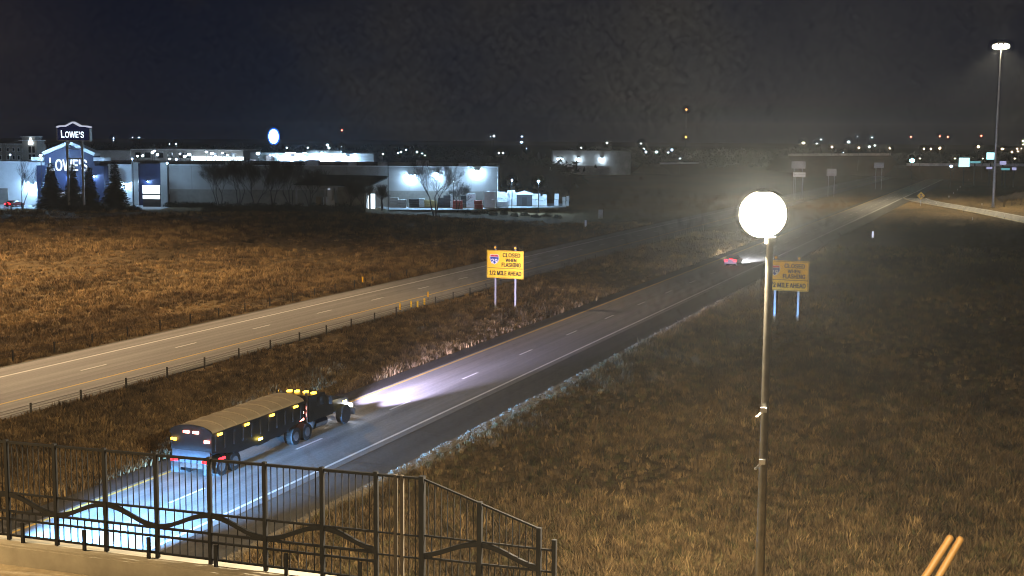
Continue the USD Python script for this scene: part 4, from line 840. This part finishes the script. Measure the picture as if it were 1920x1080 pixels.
# ------------------------------------------------------------------ trees
def limbs(seg, n):
    """many tapered limbs at once: rows of start, end, radius, radius"""
    a = np.array(seg); p0, p1, r0, r1 = a[:, :3], a[:, 3:6], a[:, 6], a[:, 7]; t = p1 - p0; t = t / (np.linalg.norm(t, axis=1)[:, None] + 1e-12)
    x = np.cross(t, np.where(np.abs(t[:, 2:]) < .9, [0, 0, 1.], [1., 0, 0])); x /= np.linalg.norm(x, axis=1)[:, None]; y = np.cross(t, x); g_ = np.arange(n) * 2 * math.pi / n
    ring = np.cos(g_)[None, :, None] * x[:, None] + np.sin(g_)[None, :, None] * y[:, None]
    v = np.concatenate([p0[:, None] + r0[:, None, None] * ring, p1[:, None] + r1[:, None, None] * ring], 1); i = np.arange(n); j = (i + 1) % n
    f = np.vstack([np.stack([i, j, n + j], 1), np.stack([i, n + j, n + i], 1)])
    return MB().add(v.reshape(-1, 3), (f[None] + 2 * n * np.arange(len(a))[:, None, None]).reshape(-1, 3))
def bare_tree(name, label, base, h, seed, spread=.5, mat='bark', stems=1, levels=5, group=None, r0=None, twigs='twig', lean=0.):
    R = random.Random(seed); trunk, crown = [], []
    def grow(p, d, L, r, lv):
        n = 3; q_ = p
        for k in range(n):
            d2 = d + np.array([R.gauss(0, .10), R.gauss(0, .10), R.gauss(.05, .06)]); d2 /= math.sqrt(d2 @ d2); q2 = q_ + d2 * L / n; ra = r * (1 - .35 * k / n); rb = r * (1 - .35 * (k + 1) / n)
            (trunk if lv < 2 else crown).append((*q_, *q2, ra, rb)); q_, d = q2, d2
            if lv < levels and k < n - 1 and lv > 0: side(q_, d, L, rb, lv)
        if lv < levels:
            for _ in range(R.choice((2, 3, 3))): side(q_, d, L, r * .65, lv)
    def side(q_, d, L, r, lv):
        a = np.array([R.gauss(0, 1), R.gauss(0, 1), R.gauss(0.25, .5)]); a -= d * (a @ d); a /= math.sqrt(a @ a) + 1e-9
        d3 = d * (1 - spread * .4) + a * spread * R.uniform(.7, 1.3) + np.array([0, 0, .12]); d3 /= math.sqrt(d3 @ d3); grow(q_, d3, L * R.uniform(.58, .78), max(r * R.uniform(.55, .72), .012), lv + 1)
    r0 = r0 or h * .018
    for s in range(stems):
        d0 = np.array([R.gauss(0, .16 if stems > 1 else .03) + lean, R.gauss(0, .16 if stems > 1 else .03), 1.]); d0 /= np.linalg.norm(d0)
        grow(np.array([R.uniform(-.2, .2) * (stems > 1), R.uniform(-.2, .2) * (stems > 1), -.2]), d0, h * .36, r0, 0)
    t_ = thing(name, label, 'tree', base, R.uniform(0, 6), group); part(t_, 'trunk', limbs(trunk, 6), mat); part(t_, 'crown', limbs(crown, 3), twigs); return t_
def spruce(label, px, base_py, top_py, dist, seed, wpx):
    R = random.Random(seed); p_ = at(px, base_py, dist); gz = zt(p_[0], p_[1]); h = at(px, top_py, dist)[2] - gz; rad = wpx / 2 / F * dist
    t_ = thing('spruce_tree', label, 'tree', (p_[0], p_[1], gz), 0, 'row of dark spruces before the store'); part(t_, 'trunk', MB().tube((0, 0, -.3), (0, 0, h * .97), .22, .03, 8), 'bark')
    V_, F_ = [], []
    z = h * .05
    while z < h * .98:
        k = 1 - z / h; n = int(8 + 12 * k); rr = rad * (k ** 1.15) + .10
        for i in range(n):
            a = R.uniform(0, 2 * math.pi); L = rr * R.uniform(.7, 1.12); droop = R.uniform(.12, .34)
            ca_, sa = math.cos(a), math.sin(a); m = max(4, int(L / .22))
            for j in range(m):
                f_ = (j + R.random()) / m; c = np.array([ca_ * L * f_, sa * L * f_, z - droop * L * f_ + .12 * L * f_ * f_])
                for sd in (-1, 1):
                    ln = (.75 * (1 - f_ * .5) + .2) * R.uniform(.7, 1.2); o = np.array([-sa * sd * ln + ca_ * ln * .45, ca_ * sd * ln + sa * ln * .45, -R.uniform(.05, .28) * ln])
                    b_ = len(V_); wv = np.array([ca_, sa, .25]) * .19; V_ += [c - wv, c + wv, c + o]; F_.append((b_, b_ + 1, b_ + 2))
        z += h * .021
    part(t_, 'crown', MB().add(V_, F_), 'needles'); return t_
spruce('leftmost spruce, dark, standing in front of the store entrance', 97, 397, 303, 292., 1, 66); spruce('slim sparse spruce second from the left, in front of the sign post', 137, 399, 306, 290., 2, 50); spruce('spruce third from the left, behind the right pylon post', 168, 397, 312, 293., 3, 56); spruce('widest darkest spruce at the right end of the row', 217, 400, 301, 288., 4, 66)
def tb(px, py, d): 
    p_ = at(px, py, d); return (p_[0], p_[1], zt(p_[0], p_[1]))
bare_tree('bare_tree', 'slender bare sapling against the bright store wall at left', tb(43, 393, 290), 11., 11, .34, 'pale_bark', 2, 4, r0=.13)
bare_tree('bare_tree', 'bare tree with several dark trunks before the lit wall cones', tb(816, 396, 285), 12.5, 23, .48, 'bark', 3, 5, r0=.17)
bare_tree('bare_tree', 'small bushy bare tree right of the dark trunked tree', tb(856, 380, 300), 7.5, 24, .7, 'bark', 2, 5, r0=.12)
for i, (px, h, sd) in enumerate(((412, 9.5, 31), (447, 10.5, 32), (478, 9, 33), (512, 10.5, 34), (546, 10, 35), (580, 8.5, 36), (655, 6, 37), (686, 5.5, 38), (716, 5, 39))):
    bare_tree('bare_tree', ['bare tree at the left end of the thicket before the grey wall', 'tall bare tree second in the thicket', 'bare tree third in the thicket, with twisted limbs', 'tall many-stemmed bare tree in the middle of the thicket', 'bare tree fifth in the thicket, left of the canopy', 'low bare tree at the left tip of the canopy', 'small bare tree under the canopy middle', 'small bare tree under the canopy, nearer its right end', 'small bare tree beside the lit doorway'][i], tb(px, 395, 288 + (i % 3) * 4), h * 1.22, sd, .46, 'bark', 3, 5, 'bare trees before the grey store wall', .12)
for i, (px, py, h) in enumerate(((945, 345, 11), (968, 345, 13), (992, 346, 12), (1015, 346, 11), (1040, 348, 9), (905, 320, 13), (870, 318, 12), (1070, 345, 8))):
    bare_tree('bare_tree', 'dark bare tree, ' + rank(px, (945, 968, 992, 1015, 1040, 905, 870, 1070)) + ' in the belt behind the right yard', tb(px, py, 345 + (i % 4) * 6), h, 51 + i, .6, 'bark', 2, 5, 'dark tree belt behind the right yard', .14)
for i, (px, py) in enumerate(((1882, 392), (1898, 394), (1912, 398), (1903, 384), (1918, 388))): bare_tree('bare_tree', 'scrubby bare bush tree behind the slip road, ' + rank(px, (1882, 1898, 1912, 1903, 1918)) + ' at the right edge', tb(px, py, 372 + 6 * i), 4.5, 71 + i, .8, 'bark', 3, 4, 'scrub at the right edge', .06)
def shrub(label, px, py, d, r, seed, group=None):
    R = np.random.default_rng(seed); n = 900; a = R.normal(size=(n, 3)); a /= np.linalg.norm(a, axis=1)[:, None]; a[:, 2] = np.abs(a[:, 2]); c = a * (R.uniform(.35, 1, (n, 1)) ** .5) * r * np.array([1.25, 1, .9]) * (1 + .25 * np.sin(a[:, :1] * 7 + seed))
    e = R.normal(size=(n, 2, 3)) * .13 * (r / 1.2); v = np.stack([c, c + e[:, 0], c + e[:, 1]], 1).reshape(-1, 3); p_ = tb(px, py, d); t_ = thing('shrub', label, 'shrub', p_, 0, group)
    part(t_, 'foliage', MB().add(v, np.arange(3 * n).reshape(-1, 3)), 'shrub_leaf'); m = MB()
    for k in range(6): q_ = R.normal(size=3) * r * .4; m.tube((0, 0, -.1), (q_[0], q_[1], abs(q_[2]) + r * .3), .03, .012, 4)
    part(t_, 'stem', m, 'bark')
for i, px in enumerate((318, 330, 342, 353, 364, 376, 388)): shrub('clipped dark shrub, %s from the left in the low hedge' % ORD[i], px, 372 + i * .6, 302, 1.25, 100 + i, 'low hedge before the grey wall')
for i, px in enumerate((232, 252, 100, 130, 160, 190)): shrub('dark scrubby shrub, ' + rank(px, (232, 252, 100, 130, 160, 190)) + ' at the feet of the spruces', px, 402, 284, 1.3, 120 + i, 'shrubs at the feet of the spruces')
for i, px in enumerate((400, 425, 452, 480, 508, 536, 562, 590, 612, 640, 668)): shrub('tangled dark shrub, %s from the left at the foot of the store thicket' % ORD[i], px, 394, 284 + (i % 2) * 5, 1.9, 140 + i, 'undergrowth of the thicket')
for i, px in enumerate((876, 892, 908, 925, 945, 965, 985, 1005, 1025, 1045)): shrub('low dark shrub, %s from the left on the bank before the right yard' % ORD[i], px, 374, 300 - (i % 2) * 4, .9, 170 + i, 'low shrubs before the right yard')
# far woods on the horizon
def wood():
    R = np.random.default_rng(8); V_ = []
    for k in range(520):
        px = R.uniform(-60, 1980); d = R.uniform(760, 1300) if not 900 < px < 1060 else R.uniform(420, 700); p_ = at(px, 300, d); gz = zt(p_[0], p_[1]); h = R.uniform(4, 9); n = 60
        a = R.normal(size=(n, 3)) * np.array([4, 3, .5]); c = np.array([p_[0], p_[1], gz + h * .45]) + a + np.c_[np.zeros((n, 2)), R.uniform(-.45, .5, (n, 1)) * h]; e = R.normal(size=(n, 2, 3)) * 1.3
        V_.append(np.stack([c, c + e[:, 0], c + e[:, 1]], 1).reshape(-1, 3))
    v = np.vstack(V_); setdata(part(None, 'far_wood', MB().add(v, np.arange(len(v)).reshape(-1, 3)), 'shrub_leaf'), 'dark belt of far-off trees under the town lights', 'wood', kind='stuff')
wood()

# ------------------------------------------------------------------ grass
def tuft(seed, n, h, lean):
    R = np.random.default_rng(seed); V_, F_ = [], []
    for k in range(n):
        a = R.uniform(0, 6.283); b0 = R.normal(size=2) * .11; L = h * R.uniform(.5, 1.15); ln = L * lean * R.uniform(.3, 1.2); wd = R.uniform(.012, .024); s = np.array([-math.sin(a), math.cos(a)]) * wd; d = np.array([math.cos(a), math.sin(a)])
        m_ = b0 + d * ln * .4; e = b0 + d * ln; i = len(V_)
        V_ += [(*(b0 - s), -.04), (*(b0 + s), -.04), (*(m_ + s * .8), L * .6), (*(m_ - s * .8), L * .6), (*e, L)]; F_ += [(i, i + 1, i + 2), (i, i + 2, i + 3), (i + 3, i + 2, i + 4)]
    return np.array(V_), np.array(F_)
def grass_mat(name, dark, mid, pale):
    MAT[name] = usdkit.material(stage, '/World/Looks/' + name, {
        'ge': ('geometry', {}), 'oi': ('object_info', {}), 'm1': ('mapping', {'scale': (.09, .045, .05)}), 'n1': ('noise_texture', {'scale': 1.0, 'detail': 5.0, 'roughness': .65}),
        'r1': ('rgb_ramp', {'ramp': [(.34, dark), (.5, mid), (.66, pale)]}), 'r2': ('rgb_ramp', {'ramp': [(0, (.35, .36, .38)), (1, (1.25, 1.2, 1.1))]}),
        'mx': ('mix_color', {'blend_type': 'multiply', 'fac': 1.0}), 'p': ('principled_bsdf', {'roughness': .9, 'specular_ior_level': .15})},
        [('ge.position', 'm1.vector'), ('m1.vector', 'n1.vector'), ('n1.fac', 'r1.fac'), ('oi.random', 'r2.fac'), ('r1.color', 'mx.a'), ('r2.color', 'mx.b'), ('mx.result', 'p.base_color')], surface='p.BSDF')
grass_mat('grass_tan', (.15, .105, .055), (.29, .20, .10), (.40, .285, .14)); grass_mat('grass_brown', (.085, .062, .038), (.17, .12, .068), (.26, .18, .09)); grass_mat('grass_olive', (.07, .065, .035), (.13, .115, .055), (.2, .165, .08)); plain('grass_pale', (.30, .25, .18), .9, vary=.3, scale=.8, space='world')
def grass(name, label, P, scale, seed, protos):
    R = np.random.default_rng(seed); pi = UsdGeom.PointInstancer.Define(stage, '/World/' + name); paths = []
    for i, (n, h, lean, mat) in enumerate(protos):
        q_ = '/World/%s/tuft%s' % (name, '' if i == 0 else '_%03d' % i); usdkit.mesh(stage, q_, tuft(seed * 10 + i, n, h, lean), MAT[mat]); paths.append(Sdf.Path(q_))
    pi.CreatePrototypesRel().SetTargets(paths); n = len(P)
    pi.CreateProtoIndicesAttr(Vt.IntArray.FromNumpy(R.integers(0, len(paths), n).astype(np.int32))); pi.CreatePositionsAttr(Vt.Vec3fArray.FromNumpy(P.astype(np.float32)))
    a = R.uniform(0, 6.283, n); o = np.zeros((n, 4), np.float32); o[:, 0] = np.sin(a / 2) * 0; qs = [Gf.Quath(float(math.cos(x / 2)), 0., 0., float(math.sin(x / 2))) for x in a]
    pi.CreateOrientationsAttr(Vt.QuathArray(qs)); s = scale[:, None] * np.stack([np.ones(n)] * 2 + [R.uniform(.7, 1.25, n)], 1); pi.CreateScalesAttr(Vt.Vec3fArray.FromNumpy(s.astype(np.float32)))
    setdata(pi.GetPrim(), label, 'grass', kind='stuff')
def scatter(n, seed, r0, r1, test, clump):
    R = np.random.default_rng(seed); r = r0 * (r1 / r0) ** R.random(n); th = YAW + R.uniform(-.42, .42, n); u, w = -r * np.sin(th), r * np.cos(th)
    k = test(u, w) & ~on_road(u, w, .15); u, w = u[k], w[k]
    nz = meshkit.fbm(np.stack([u * .5, w * .35, 0 * u], -1), 3, seed); lo = meshkit.fbm(np.stack([u * .11, w * .06, 0 * u + 5.], -1), 3, seed + 3); k = (R.random(len(u)) < np.clip((nz - .5 + clump) * 3.2, .06, 1)) & (R.random(len(u)) < np.clip((lo - .28) * 6, .4, 1)); u, w, lo = u[k], w[k], lo[k]
    nr = np.clip(np.minimum(np.abs(u + 37.7) - 6.6, np.abs(u + 66.9) - 7.2), 0, 3) / 3
    z = terrain(u, w) + rough(u, w) * nr; rr = np.hypot(u, w)
    return np.stack([u, w, z], 1), np.clip(.75 + rr / 170, .9, 2.2) * R.uniform(.65, 1.35, len(u)) * np.clip(.45 + 1.1 * lo, .6, 1.5)
P, S = scatter(130000, 41, 36, 230, lambda u, w: (u > -30.2), .62); grass('slope_grass', 'rough brown and olive dead grass on the right-hand slope', P, S, 4, [(22, .30, .8, 'grass_brown'), (20, .26, 1.0, 'grass_olive'), (24, .36, .7, 'grass_brown'), (16, .30, .9, 'grass_tan')])
P, S = scatter(110000, 42, 80, 320, lambda u, w: (u < -74.6) & (-u * SY + w * CY < 283), .46); grass('field_grass', 'dry tan grass of the field beyond the left carriageway', P, S, 5, [(20, .20, 1.1, 'grass_tan'), (18, .17, 1.2, 'grass_brown'), (22, .25, 1.0, 'grass_tan'), (14, .16, 1.2, 'grass_brown')])
P, S = scatter(110000, 43, 55, 260, lambda u, w: (u > -59.3) & (u < -44.4), .62); grass('median_grass', 'short brown grass covering the median between the carriageways', P, S, 6, [(20, .22, .9, 'grass_brown'), (20, .20, 1.0, 'grass_tan'), (18, .26, .8, 'grass_brown')])
R_ = np.random.default_rng(77); n = 2600; w = 44 + 106 * R_.random(n) ** 1.4; u = -30.7 + R_.normal(size=n) * .32 + .25 * np.sin(w * .9); P = np.stack([u, w, np.full(n, -.03)], 1)
grass('verge_grass', 'bleached pale grass fringe along the right shoulder edge', P[u > -31.2], np.full((u > -31.2).sum(), .6), 7, [(18, .22, .9, 'grass_pale'), (16, .16, 1.1, 'grass_pale')])

# ------------------------------------------------------------------ added haze box, scatters a glow around the lamps
if HAZE > 0:
    hm = usdkit.material(stage, '/World/Looks/haze_air', {'v': ('principled_volume', {'color': (.74, .84, .98), 'density': HAZE, 'anisotropy': .5})}, [], volume='v.volume')
    hb = usdkit.mesh(stage, '/World/haze', MB().b2((-3200, -430, -3), (3200, 3200, 62)).get(), hm)
    setdata(hb.GetPrim(), 'thin haze added to give the lamps a glow', 'haze', kind='stuff')
